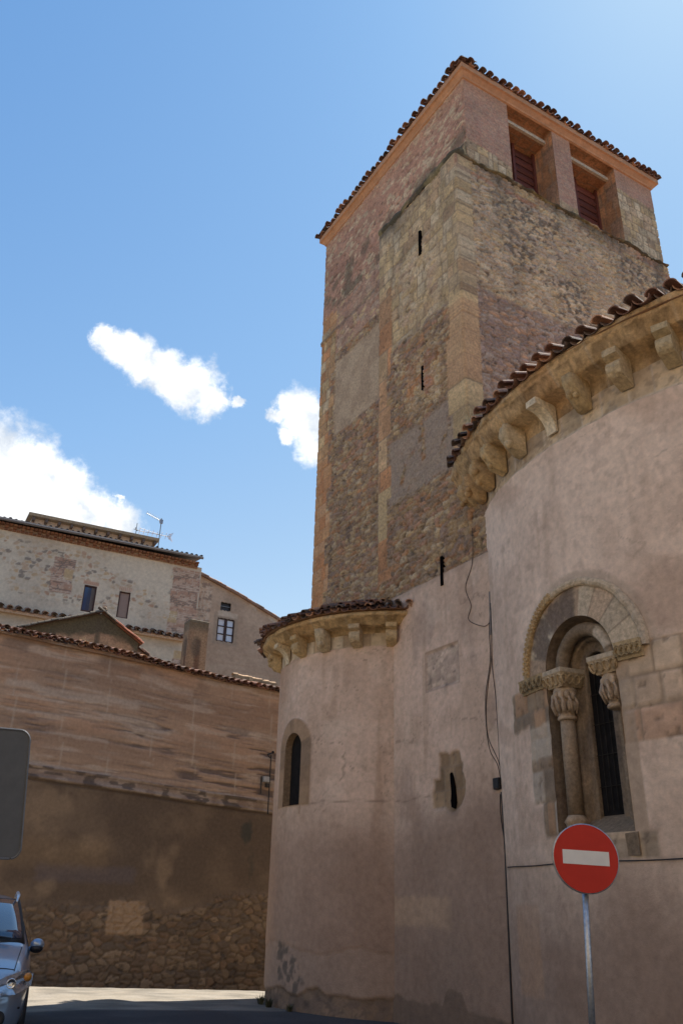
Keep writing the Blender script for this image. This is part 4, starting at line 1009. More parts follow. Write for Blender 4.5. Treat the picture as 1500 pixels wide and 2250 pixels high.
# ---------------------------------------------------------------- houses behind the wall
def plane_frame(p0, azd):
    a = math.radians(azd); D = np.array([math.sin(a), math.cos(a), 0]); Nn = np.array([math.cos(a), -math.sin(a), 0])
    def f(t, o, z):
        t, o, z = np.broadcast_arrays(np.asarray(t, float), np.asarray(o, float), np.asarray(z, float))
        return np.asarray(p0, float) + t[..., None] * D + o[..., None] * Nn + z[..., None] * Z
    return f, D, Nn
HP, HD, HN = plane_frame((-9, 29, 0), 62)
house = thing('stone_house', HP(0, -4, 0), 'grey plastered house with scattered rubble stones, brick eave and two brown windows', 'house')
WINS = [(-.42, .07, 11.10, 12.12), (.89, 1.34, 11.07, 12.13), (-4.1, -3.62, 12.2, 13.2)]
def house_fn(t, z):
    c = lerp((.53, .48, .405), (.46, .41, .345), sm(fbm(t * .9, z * .9, 5, 231), .38, .65))
    r, e = rubble(t, z, .19, .13, 232)
    zone = sm(fbm(t * .8, z * 1.0, 4, 233), .42, .52) * box(t, z, -9, 3.1, 11.3, 13.4, .2) 
    st = sm(e, .12, .2) * (h2(np.floor(r * 9973), np.floor(r * 17), 7) > .45) * zone
    c = lerp(c, pal(h2(np.floor(r * 7919), np.floor(r * 3), 8), [(.42, .3, .18), (.36, .22, .15), (.5, .42, .33), (.42, .34, .26), (.18, .155, .14), (.4, .3, .22)]), st * .8)
    br, bd = ashlar(t, z, .075, .34, 234)
    bc = lerp((.45, .38, .33), pal(br, [(.38, .25, .19), (.34, .22, .17), (.42, .31, .25)]), sm(bd, .006, .014)); bc = lerp(bc, (.12, .10, .09), ((bd < .012) & (fbm(t * 3, z * 9, 3, 240) > .55)) * .8)
    jag = .09 * (h2(np.floor(z / .3), np.floor(z * 0), 235) - .5)
    m = np.clip(box(t + jag, z, -1.63, -.85, 11.62, 12.98, .015) + box(t + jag, z, 2.85, 3.95, 10.9, 13.5, .015) + box(t + jag, z, 3.2, 3.95, 9, 10.2, .015), 0, 1)
    big = (h2(np.floor(t / .4), np.floor(z / .45), 236) > .86) * m
    c = lerp(c, bc, m * (1 - big)); c = lerp(c, (.42, .32, .2), big * sm(bd, 0, .01))
    for a, b, z0, z1 in WINS[:2]:
        c = lerp(c, lerp((.46, .38, .33), (.38, .2, .14), sm(np.abs(((t - a) / .07) % 1 - .5), .1, .2)), box(t, z, a - .04, b + .04, z1 + .02, z1 + .16, .01) * .7)
    c = lerp(c, (.27, .215, .175), box(t, z, -9, 3.4, 10.2, 10.5, .1) * .3)
    return c, sm(e, .1, .2) * st * .012
tt = np.arange(-4.6, 4.0, .035); zz = np.arange(7, 13.7, .035); T_, Z_ = np.meshgrid(tt, zz, indexing='ij'); c, d = house_fn(T_, Z_)
kp = np.ones((len(tt) - 1, len(zz) - 1), bool); tm, zm = (T_[:-1, :-1] + T_[1:, 1:]) / 2, (Z_[:-1, :-1] + Z_[1:, 1:]) / 2
for a, b, z0, z1 in WINS: kp &= ~((tm > a + .01) & (tm < b - .01) & (zm > z0 + .01) & (zm < z1 - .01))
grid('house_wall', HP(T_, d, Z_), c, M_PLAS, house, kp)
hb = MB(); hb.hexa([HP(-8, -.22, -1), HP(3.95, -.22, -1), HP(3.95, -3.8, -1), HP(-8, -3.8, -1), HP(-8, -.22, 13.6), HP(3.95, -.22, 13.6), HP(3.95, -3.8, 14.6), HP(-8, -3.8, 14.6)], (.4, .33, .28)); hb.hexa([HP(-8, 0, -1), HP(-4.6, 0, -1), HP(-4.6, -.22, -1), HP(-8, -.22, -1), HP(-8, 0, 13.6), HP(-4.6, 0, 13.6), HP(-4.6, -.22, 13.6), HP(-8, -.22, 13.6)], (.42, .36, .3))
hb.boxx(HP(3.93, -.11, 10), HD * .02, HN * .108, Z * 3.6, (.40, .31, .26)); hb.build('house_block', M_PLAS, house)
def house_window(P, D, Nn, a, b, z0, z1, parent, glass, frame, fw=.055, bars=(), rows=0, back=.16, name='window', lab=None):
    mb = MB(); fd = .03
    for t0, t1, q0, q1 in ((a, a + fw, z0, z1), (b - fw, b, z0, z1), (a + fw, b - fw, z1 - fw, z1), (a + fw, b - fw, z0, z0 + fw)):
        mb.boxx(P((t0 + t1) / 2, -.05, (q0 + q1) / 2), D * (t1 - t0) / 2, Nn * fd, Z * (q1 - q0) / 2, frame)
    for f in bars: mb.boxx(P(a + (b - a) * f, -.055, (z0 + z1) / 2), D * .055, Nn * fd, Z * ((z1 - z0) / 2 - fw), frame)
    for k in range(rows): 
        q = z0 + (z1 - z0) * (k + 1) / (rows + 1); mb.boxx(P((a + b) / 2, -.06, q), D * ((b - a) / 2 - fw), Nn * .014, Z * .02, frame)
    for t0 in (a, b): mb.boxx(P(t0, -.14, (z0 + z1) / 2), D * .006, Nn * .05, Z * (z1 - z0) / 2, np.array(frame) * 1.5)
    o = mb.build(name, M_WOOD, parent)
    if lab: o['label'] = lab
    g = MB()
    for k, gc in enumerate(glass):
        t0 = a + fw + (b - a - 2 * fw) * k / len(glass); t1 = a + fw + (b - a - 2 * fw) * (k + 1) / len(glass)
        g.boxx(P((t0 + t1) / 2, -.075, (z0 + z1) / 2), D * (t1 - t0) / 2, Nn * .006, Z * ((z1 - z0) / 2 - fw), gc)
    g.build('pane', M_GLASS, o)
    return o
FR = (.07, .032, .024)
house_window(HP, HD, HN, *WINS[0], house, [(.03, .05, .12), (.04, .05, .09), (.12, .1, .095)], FR, lab='window with a blue reflection')
house_window(HP, HD, HN, *WINS[1], house, [(.26, .2, .185)], FR, lab='window with a closed brown blind')
house_window(HP, HD, HN, *WINS[2], house, [(.05, .04, .04)], FR)
ev = MB()
for k in range(3):
    n = 60
    for i in range(n):
        a = -4.8 + 8.6 * i / n; b = -4.8 + 8.6 * (i + .82) / n
        if (i + k) % 2 and k == 1: continue
        zc = 13.62 + .075 * k + .003 * (a + .4); ev.boxx(HP((a + b) / 2, .03 + .05 * k, zc), HD * (b - a) / 2, HN * (.05 + .03 * k), Z * .032, np.array([(.24, .115, .07), (.19, .095, .065), (.28, .155, .10)][rnd.randrange(3)]))
ev.boxx(HP(-.5, .02, 13.71), HD * 4.28, HN * .03, Z * .12, (.36, .27, .21)); ev.build('brick_eave', M_STONE, house)
rf = MB(); rf.hexa([HP(-8, .34, 13.80), HP(3.86, .34, 13.97), HP(3.86, -4, 14.7), HP(-8, -4, 14.55), HP(-8, .34, 13.86), HP(3.86, .34, 14.03), HP(3.86, -4, 14.78), HP(-8, -4, 14.63)], (.10, .095, .095))
eave_tiles(rf, HP(-5.2, .22, 13.87), HP(3.82, .22, 14.03), HN, step=.2, r=.06, L=.4, slope=.2, hang=.06, rows=1)
rf.C = [np.array((.105, .10, .10)) * rnd.uniform(.7, 1.3) for _ in rf.C]
gt = [HP(a, .40 + .0, 13.82 + .0155 * (a + 4)) for a in np.linspace(-5.2, 3.86, 20)]; rf.tube(gt, .055, (.13, .135, .145), 8); rf.build('house_roof', M_TILE, house)
# low tiled lean-to below the windows
lt = MB(); eave_tiles(lt, HP(-4.6, .05, 10.68), HP(3.5, .05, 10.66), HN, step=.29, r=.11, L=.6, slope=.4, hang=.22, rows=1, jit=.02)
lt.boxx(HP(-.55, .09, 10.60), HD * 4.05, HN * .09, Z * .05, (.40, .31, .22)); lt.boxx(HP(-.55, .05, 10.66), HD * 4.05, HN * .1, Z * .03, (.16, .11, .08)); lt.build('tiled_ledge', M_TILE, house)
# taller cornice behind
UP, UD, UN = plane_frame((-10.5, 31.6, 0), 62)
ub = thing('rear_building', UP(0, -3, 0), 'upper part of a building with a bracketed cornice showing above the dark roof', 'house')
mb = MB(); mb.hexa([UP(-2.25, 0, -1), UP(2.85, 0, -1), UP(2.85, -5, -1), UP(-2.25, -5, -1), UP(-2.25, 0, 15.53), UP(2.85, 0, 15.6), UP(2.85, -5, 15.6), UP(-2.25, -5, 15.53)], (.55, .44, .35)); mb.build('wall', M_PLAS, ub)
mb = MB(); mb.hexa([UP(-2.42, .28, 15.53), UP(2.95, .28, 15.60), UP(2.95, -5, 15.60), UP(-2.42, -5, 15.53), UP(-2.42, .32, 15.64), UP(2.95, .32, 15.71), UP(2.95, -5, 15.71), UP(-2.42, -5, 15.64)], (.30, .245, .19)); mb.build('cornice', M_STONE, ub)
for k in range(11):
    mb = MB(); t = -2.2 + k * .5; mb.boxx(UP(t, .13, 15.46 + .013 * t), UD * .05, UN * .13, Z * .065, (.13, .085, .06)); mb.build('bracket', M_WOOD, ub)
# rendered house with a sloping verge
RP, RD, RN = plane_frame((-9.2, 29.3, 0), 62)
rh = thing('rendered_house', RP(6, -3, 0), 'brown rendered house with a falling tiled roof edge and a six-pane window', 'house')
def verge(t): return np.interp(t, [3.3, 4.08, 5.7, 7.68, 10], [13.75, 13.5, 12.98, 12.2, 11.2])
RW = (4.99, 5.72, 10.95, 11.92); RV = (5.04, 5.52, 12.22, 12.58)
def rh_fn(t, z):
    c = lerp((.40, .31, .245), (.33, .25, .195), sm(fbm(t * .9, z * .9, 5, 251), .38, .65))
    lines = sm(fbm(t * .5, z * 9, 3, 252), .5, .7) * sm(11.2 - z, 0, .6); c = lerp(c, (.33, .24, .185), lines * .5)
    gap = verge(t) - z; m = sm(.42 * fbm(t * 1.7, t * 0, 3, 253) - .05 - gap, -.03, .03) * sm(fbm(t * 1.3, z * 0, 2, 258), .45, .5); c = lerp(c, (.48, .43, .38), m * .85)
    br, bd = ashlar(t, z, .085, .3, 254); bc = lerp((.46, .39, .33), pal(br, [(.42, .3, .23), (.46, .37, .3), (.38, .27, .21)]), sm(bd, .008, .02)); bc = lerp(bc, (.16, .125, .11), sm(fbm(t * 3, z * 12, 3, 255), .56, .64) * .7)
    m = box(t + .07 * (h2(np.floor(z / .35), np.floor(z * 0), 256) - .5), z, 3.4, 4.66 - .0, 0, 13.25, .015); c = lerp(c, bc, m)
    a, b, z0, z1 = RW; m = box(t, z, a - .16, b + .14, z0 - .12, z1 + .2, .02); c = lerp(c, (.27, .22, .18), m * .7)
    c = lerp(c, (.44, .37, .31), box(t, z, a - .02, b + .1, z1 + .06, z1 + .26, .02) * .8); c = lerp(c, (.44, .38, .32), box(t, z, RV[0] - .02, RV[1] + .02, 12.02, 12.22, .02) * .8)
    return c, .01 * (fbm(t * 2, z * 2, 3, 257) - .5)
tt = np.arange(4.02, 9.5, .036); zq = np.linspace(0, 1, 150); T_ = tt[:, None] + 0 * zq[None]; Z_ = 7 + (verge(tt)[:, None] - 7) * zq[None]; c, d = rh_fn(T_, Z_)
kp = np.ones((len(tt) - 1, 149), bool); tm, zm = (T_[:-1, :-1] + T_[1:, 1:]) / 2, (Z_[:-1, :-1] + Z_[1:, 1:]) / 2
for a, b, z0, z1 in (RW, RV): kp &= ~((tm > a + .01) & (tm < b - .01) & (zm > z0 + .01) & (zm < z1 - .01))
grid('house_wall', RP(T_, d, Z_), c, M_PLAS, rh, kp)
house_window(RP, RD, RN, *RW, rh, [(.55, .6, .68), (.55, .6, .68)], (.05, .028, .022), .05, bars=(.5,), rows=2)
mb = MB(); mb.boxx(RP(5.28, -.12, 12.4), RD * .23, RN * .02, Z * .17, (.05, .05, .055)); mb.boxx(RP(5.28, -.06, 12.42), RD * .23, RN * .012, Z * .012, (.2, .2, .2)); mb.build('vent_opening', M_IRON, rh)
mb = MB(); mb.hexa([RP(4.0, -.3, -1), RP(9.5, -.3, -1), RP(9.5, -6, -1), RP(4.0, -6, -1), RP(4.0, -.3, 13.3), RP(9.5, -.3, 11.3), RP(9.5, -6, 11.3), RP(4.0, -6, 13.3)], (.33, .26, .2))
mb.hexa([RP(4.02, 0, 7), RP(4.06, 0, 7), RP(4.06, -.3, 7), RP(4.02, -.3, 7), RP(4.02, 0, 13.5), RP(4.06, 0, 13.48), RP(4.06, -.3, 13.48), RP(4.02, -.3, 13.5)], (.33, .26, .2)); mb.build('house_block', M_PLAS, rh)
mb = MB()
V = []; ts = np.linspace(4.0, 9.5, 30)
for i in range(29):
    a, b = ts[i], ts[i + 1]; za, zb = float(verge(a)), float(verge(b))
    mb.hexa([RP(a, .12, za), RP(b, .12, zb), RP(b, -6, zb), RP(a, -6, za), RP(a, .12, za + .06), RP(b, .12, zb + .06), RP(b, -6, zb + .06), RP(a, -6, za + .06)], np.array((.17, .115, .085)) * rnd.uniform(.7, 1.3))
    q = RP((a + b) / 2, .03, (za + zb) / 2 + .07 + rnd.uniform(-.01, .02)); ax = RP(a, 0, za) - RP(b, 0, zb); ax /= np.linalg.norm(ax)
    mb.tile(q - ax * .15, ax, RN, np.cross(RN, ax) * (1 if np.cross(RN, ax)[2] > 0 else -1), .095, .36, tcol() * .9)
mb.build('house_roof', M_TILE, rh)
# shed gable, chimney and tile heap behind the wall
SP_, SD_, SN_ = plane_frame((-6.2, 24, 0), 60)
sh = thing('shed', SP_(-1, -1, 0), 'small shed with a low mossy gable rising over the street wall', 'shed')
tt = np.linspace(-3.3, .28, 90); top = np.interp(tt, [-3.3, -2.12, -.92, .28], [8.3, 8.92, 9.28, 8.58]); zq = np.linspace(0, 1, 60)
T_ = tt[:, None] + 0 * zq[None]; Z_ = 7.2 + (top[:, None] - 7.2) * zq[None]
c = lerp((.34, .25, .185), (.26, .19, .14), sm(fbm(T_ * 1.2, Z_ * 1.2, 5, 261), .38, .64)); c = lerp(c, (.085, .085, .065), sm(.85 * fbm(T_ * 1.5, Z_ * 2, 4, 262) - (top[:, None] - Z_), -.1, .1) * .95)
c = lerp(c, (.09, .085, .07), box(T_, Z_, -1.02, -.88, 7.5, 9.3, .02) * .8); c = lerp(c, (.1, .1, .08), sm(fbm(T_ * 1.2, Z_ * .8, 4, 263), .56, .66) * .7); c = lerp(c, (.08, .09, .05), sm(8.2 + .2 * fbm(T_ * 2, Z_, 3, 264) - Z_, -.05, .15) * (T_ > -1.2) * .7)
grid('gable_wall', SP_(T_, 0, Z_), c, M_STONE, sh)
mb = MB()
for (ta, za, tb_, zb) in ((-3.35, 8.32, -.92, 9.3), (.38, 8.55, -.92, 9.3)):
    a, b = SP_(ta, .1, za), SP_(tb_, .1, zb); n = 14; ax = (b - a) / np.linalg.norm(b - a); up = np.cross(ax, SN_); up = up if up[2] > 0 else -up
    red = ta > 0
    for i in range(n): mb.tile(a + (b - a) * i / n + up * rnd.uniform(.0, .03), ax, SN_, up, .09, .3, (np.array((.26, .10, .06)) if red and i < 9 else np.array((.09, .085, .07))) * rnd.uniform(.7, 1.25))
    mb.add([a + up * .02, b + up * .02, b + up * .02 - SN_ * 3, a + up * .02 - SN_ * 3], [(0, 1, 2, 3)], (.13, .10, .075))
mb.sphere(SP_(-.88, .05, 9.4), np.eye(3) * .1, (.12, .09, .06), 8, 6); mb.build('shed_roof', M_TILE, sh)
# second little roof slope to the right of the shed
lr = thing('lean_to_roof', SP_(.8, -1, 7.5), 'broken grey tiled roof slope running down to the wall right of the shed', 'roof')
mb = MB()
for i in range(9):
    a = .32 + i * .13; b = a + .13; za, zb = 8.55 - .075 * i, 8.55 - .075 * (i + 1)
    mb.hexa([SP_(a, -.3, 7.2), SP_(b, -.3, 7.2), SP_(b, -2, 7.2), SP_(a, -2, 7.2), SP_(a, -.3, za), SP_(b, -.3, zb), SP_(b, -2, zb), SP_(a, -2, za)], np.array((.20, .175, .15)) * rnd.uniform(.7, 1.3))
    ax = SP_(a, 0, za) - SP_(b, 0, zb); ax /= np.linalg.norm(ax); up = np.cross(SN_, ax); up = up if up[2] > 0 else -up
    mb.tile(SP_(b, -.3, zb) + up * rnd.uniform(0, .05), ax, SN_, up, .09, .3, tcol() * .8)
mb.build('tiled_slope', M_TILE, lr)
CP_, CD_, CN_ = plane_frame((-6.2, 25, 0), 60)
ch = thing('chimney', CP_(2, -.3, 7.4), 'square rendered chimney streaked with soot in front of the rendered house', 'chimney')
def ch_face(p0, e1, w_, n=18):
    u = np.linspace(0, w_, n); z = np.linspace(7.2, 9.9, 60); U, Zz = np.meshgrid(u, z, indexing='ij')
    c = lerp((.27, .205, .15), (.2, .15, .115), sm(fbm(U * 2 + p0[0], Zz * 1.5, 4, 271), .35, .65)); c = lerp(c, (.13, .115, .09), sm(Zz, 9.45, 9.75) * .8)
    c = lerp(c, (.10, .055, .04), box(U, Zz + .1 * speck(U, Zz, 3), .26, .44, 7, 9.3, .05) * .75); c = lerp(c, (.10, .09, .08), sm(.26 - np.hypot((U - .28) * 1.3, (Zz - 9.05) * .6), 0, .12) * .7)
    return p0 + U[..., None] * e1 + Zz[..., None] * Z, c
for nm_, p0, e1, w_ in (('chimney_face', CP_(1.62, 0, 0), CD_, .66), ('chimney_face', CP_(1.62, -.5, 0), CN_, .5), ('chimney_face', CP_(2.28, 0, 0), -CN_, .5)):
    P, c = ch_face(p0, e1, w_); grid('chimney_shaft', P, c, M_STONE, ch)
mb = MB(); mb.bevbox(CP_(1.95, -.25, 9.88), CD_ * .335, CN_ * .255, Z * .06, (.14, .125, .10), .3); mb.build('chimney_cap', M_STONE, ch)
th_ = thing('ridge_wall', CP_(4, -.3, 7.5), 'low tile-capped masonry ridge between the chimney and the small apse', 'wall')
mb = MB()
for i in range(12):
    a = 3.35 + i * .125; zt = 8.38 - .01 * i + rnd.uniform(-.02, .02); mb.hexa([CP_(a, 0, 7.2), CP_(a + .125, 0, 7.2), CP_(a + .125, -.4, 7.2), CP_(a, -.4, 7.2), CP_(a, 0, zt), CP_(a + .125, 0, zt), CP_(a + .125, -.4, zt), CP_(a, -.4, zt)], np.array((.24, .22, .18)) * rnd.uniform(.55, 1.25))
    mb.tile(CP_(a + .12, -.15, zt + .005), -CD_, CN_, Z, .1, .17, np.array((.42, .3, .22)) * rnd.uniform(.7, 1.2))
mb.build('ridge_masonry', M_STONE, th_)

# television antennas
def seg(mb, a, b, r, c=(.22, .22, .22)): mb.tube([a, b], r, c, 6)
an = thing('television_antenna', UP(2.98, .1, 15.0), 'tall rooftop antenna mast carrying two toothed aerials', 'antenna', 'rooftop antennas')
mb = MB(); seg(mb, UP(2.98, .1, 14.6), UP(2.98, .1, 16.75), .022); mb.build('mast', M_IRON, an)
mb = MB(); a, b = UP(2.98, .1, 16.62), UP(2.25, .35, 16.72); seg(mb, a, b, .012, (.5, .5, .5))
for k in range(9):
    q = a + (b - a) * (k + 1) / 9; seg(mb, q - UN * .09 - Z * .02, q + UN * .09 + Z * .06, .008, (.5, .5, .5))
mb.boxx(a - UD * .0 + Z * -.02, UD * .07, UN * .03, Z * .09, (.35, .35, .36)); mb.build('aerial', M_IRON, an)
mb = MB(); a, b = UP(2.1, .1, 15.95), UP(3.45, .1, 15.98); seg(mb, a, b, .013, (.55, .52, .5)); seg(mb, a + Z * .13, b - UD * .3 - Z * .02, .008, (.55, .52, .5))
for k in range(8):
    q = a + (b - a) * (k / 7.); seg(mb, q - Z * .09 - UN * .1, q + Z * .1 + UN * .1, .009, (.6, .5, .48))
for s_ in (-1, 1):
    for k in range(4): q = b + UD * .02 - UD * .05 * k; seg(mb, q, q + Z * s_ * (.22 - .03 * k) + UD * .1, .01, (.6, .5, .48))
mb.build('aerial', M_IRON, an)
an2 = thing('television_antenna', UP(2.05, -.4, 15.7), 'short thin antenna spike left of the antenna mast', 'antenna', 'rooftop antennas')
mb = MB(); seg(mb, UP(2.07, -.4, 15.6), UP(2.07, -.4, 16.5), .016); mb.build('mast', M_IRON, an2)
mb = MB(); seg(mb, UP(1.95, -.4, 16.2), UP(2.22, -.4, 16.18), .014); seg(mb, UP(2.02, -.4, 16.28), UP(2.12, -.4, 16.14), .02); mb.build('aerial', M_IRON, an2)

# electricity bracket, meter box and cable on the street wall
q0 = WP(3.40, .06, 4.95)
wb = thing('wall_bracket', q0, 'dark iron bracket with a thin conduit on the street wall beside the small apse', 'bracket')
mb = MB(); seg(mb, WP(3.48, .08, 5.32), WP(3.48, .08, 3.8), .016, (.03, .028, .028)); mb.build('conduit', M_IRON, wb)
mb = MB(); seg(mb, WP(3.5, .1, 5.38), WP(3.3, .24, 5.30), .02, (.03, .028, .028)); seg(mb, WP(3.3, .24, 5.30), WP(3.46, .06, 5.25), .014, (.03, .028, .028)); mb.sphere(WP(3.52, .1, 5.40), np.eye(3) * .04, (.025, .02, .02), 8, 6); mb.build('bracket_arm', M_IRON, wb)
mb = MB(); mb.bevbox(WP(3.38, .06, 4.68), WD * .085, WN * .05, Z * .07, (.42, .40, .38), .2); props(mb.build('meter_box', M_WOOD), 'small pale meter box on the street wall beside the small apse', 'meter box')
mb = MB(); mb.boxx(WP(3.43, .05, 4.53), WD * .05, WN * .04, Z * .05, (.06, .055, .05)); seg(mb, WP(3.25, .04, 4.75), WP(3.26, .03, 4.3), .02, (.07, .06, .05)); mb.build('fuse_block', M_IRON, wb)

# cables in the corner between the tower base and the main apse
def pl_px(x, y, o=.07): return ray_plane(x, y, PL(0, o), nL)
def cable(pts, r, label, fn=pl_px):
    P = [fn(*p) for p in pts]; Q = []
    for i in range(len(P) - 1):
        p0, p1, p2, p3 = P[max(0, i - 1)], P[i], P[i + 1], P[min(len(P) - 1, i + 2)]
        for k in range(6):
            t = k / 6; Q.append(.5 * ((2 * p1) + (-p0 + p2) * t + (2 * p0 - 5 * p1 + 4 * p2 - p3) * t * t + (-p0 + 3 * p1 - 3 * p2 + p3) * t ** 3))
    Q.append(P[-1]); mb = MB(); mb.tube(Q, r, (.03, .03, .03), 6); o = mb.build('cable', M_RUBB, None, True); return props(o, label, 'cable', 'cables on the church wall')
cable([(1037, 1160), (1037, 1235), (1022, 1290), (1034, 1330), (1029, 1362), (1062, 1376), (1076, 1366)], .0055, 'thin looping cable hanging on the tower base from the rubble masonry')
cable([(1077, 1325), (1074, 1380), (1076, 1450), (1066, 1530), (1068, 1600), (1076, 1650), (1092, 1680), (1100, 1720)], .0055, 'thin black cable bowing left above the junction box')
cable([(1078, 1325), (1079, 1440), (1072, 1500), (1067, 1560), (1072, 1620), (1095, 1675), (1101, 1720)], .0055, 'thin black cable crossing to the left of the corner above the junction box')
cable([(1079, 1325), (1080, 1450), (1088, 1530), (1094, 1620), (1098, 1690), (1104, 1720)], .0055, 'thin black cable nearest to the main apse above the junction box')
cable([(1101, 1740), (1108, 1850), (1113, 1960), (1118, 2080), (1123, 2200), (1127, 2290)], .015, 'thick black cable running down the corner below the junction box to the ground')
cable([(1098, 1745), (1099, 1790), (1106, 1840), (1110, 1880)], .007, 'slack thin cable bulging left below the junction box')
mb = MB(); mb.tube([pl_px(1075, 1300, .06), pl_px(1078, 1395, .06)], .018, (.2, .17, .15), 8); props(mb.build('cable_conduit', M_IRON), 'short grey conduit gathering the cables beside the main apse', 'conduit')
jb = thing('junction_box', pl_px(1094, 1722, .06), 'small black junction box in the corner where the cables meet', 'junction box')
mb = MB(); c0 = pl_px(1094, 1722, .07); mb.bevbox(c0, dL * .075, nL * .05, Z * .085, (.02, .018, .018), .15); mb.build('box', M_IRON, jb)
mb = MB(); mb.boxx(c0 + nL * .054, dL * .06, nL * .004, Z * .07, (.03, .027, .027)); mb.build('lid', M_IRON, jb)
mb = MB(); mb.tube([MA(u, -.012 + .004 * math.sin(u * 9), 2.185 + .008 * math.sin(u * 3.1)) for u in np.arange(-1.55, 4.2, .06)], .0065, (.05, .035, .03), 6)
props(mb.build('cable', M_RUBB, None, True), 'thin dark cable pinned level across the main apse behind the no-entry sign', 'cable', 'cables on the church wall')

# ---------------------------------------------------------------- no-entry sign
def at(x, y, dist):
    v = ray(x, y); return EYE + v * dist / math.hypot(v[0], v[1])
cS = at(1286, 1886, 8.77); pT = at(1281.5, 1900, 8.83); pB = at(1300, 2250, 8.83)
pd = (pB - pT) / np.linalg.norm(pB - pT); gz = float(ground_z(pB[0], pB[1])); pG = pT + pd * (pT[2] - gz + .05) / -pd[2]
sg = thing('no_entry_sign', pG, 'round red no-entry sign with a white bar on a grey post before the main apse', 'road sign')
mb = MB(); mb.tube([pG, pT + pd * -.12], .030, (.4, .4, .4), 14); mb.build('post', M_ZINC, sg, True)
az = math.radians(182); nS = np.array([math.sin(az), math.cos(az), .03]); nS /= np.linalg.norm(nS)
uS = -pd - nS * (-pd @ nS); uS /= np.linalg.norm(uS); rS = np.cross(uS, nS); rS /= np.linalg.norm(rS)
M_SIGN = mat('reflective_sheeting', rough=.5, namt=.08, bump=.02, spec=.18, nscale=5)
Rs = .305
mb = MB(); mb.lathe(cS, [(Rs, -.035), (Rs + .004, -.03), (Rs + .004, .0), (Rs - .004, .004), (Rs - .012, .0)], (.5, .5, .5), 64, rS, uS, nS); mb.build('sign_rim', M_ZINC, sg, False)
mb = MB(); mb.lathe(cS, [(Rs - .006, -.002), (Rs - .006, .006)], (.52, .035, .02), 64, rS, uS, nS); mb.build('sign_disc', M_SIGN, sg)
mb = MB(); mb.boxx(cS + nS * .008 + uS * .005, rS * .216, uS * .062, nS * .0015, (.75, .70, .62)); mb.build('white_bar', M_SIGN, sg)
for q_ in (.1, -.1):
    mb = MB(); mb.boxx(cS - nS * .06 + uS * q_, rS * .06, uS * .02, nS * .03, (.4, .4, .4)); mb.build('clamp', M_ZINC, sg)

# back of the road sign at the left edge
rs = thing('road_sign', at(-62, 2250, 6.05) * np.array([1, 1, 0]) + Z * float(ground_z(-2.2, 5.7)), 'grey back of a rounded rectangular road sign at the left edge of the street', 'road sign')
tr_ = at(68, 1606, 6.0); br_ = at(44, 1888, 6.0); ctr = at(58, 1748, 6.0); va = math.radians(71); rA = np.array([math.sin(va), math.cos(va), 0]); upA = (tr_ - br_); upA /= np.linalg.norm(upA); hh = np.linalg.norm(tr_ - br_)
nA = np.cross(rA, upA); ww = .8; cr = .065
out = []
for (sx, sy, a0) in ((1, 1, 0), (-1, 1, 90), (-1, -1, 180), (1, -1, 270)):
    for k in range(8):
        a = math.radians(a0 + 90 * k / 7); out.append(br_ + upA * hh / 2 - rA * ww / 2 + rA * (sx * (ww / 2 - cr) + cr * math.cos(a)) + upA * (sy * (hh / 2 - cr) + cr * math.sin(a)))
mb = MB(); mb.extr(out, nA * -.02, (.2, .2, .2)); mb.build('sign_plate', mat('grey_back_coat', rough=.5, namt=.1, bump=.03, color=(.085, .087, .092)), rs)
mb = MB(); mb.tube(out + [out[0]], .008, (.3, .3, .3), 6); mb.build('sign_edge', mat('sign_edge_metal', rough=.45, metal=.4, namt=.1, bump=0, color=(.12, .12, .125)), rs)
pc = br_ - rA * ww / 2 + nA * .04
mb = MB(); mb.tube([np.array([pc[0], pc[1], float(ground_z(pc[0], pc[1]))]), pc + upA * hh], .03, (.4, .4, .4), 12); mb.build('post', M_ZINC, rs)
for f in (.25, .75):
    mb = MB(); mb.boxx(pc + upA * hh * f, rA * .06, upA * .02, nA * .04, (.4, .4, .4)); mb.build('clamp', M_ZINC, rs)

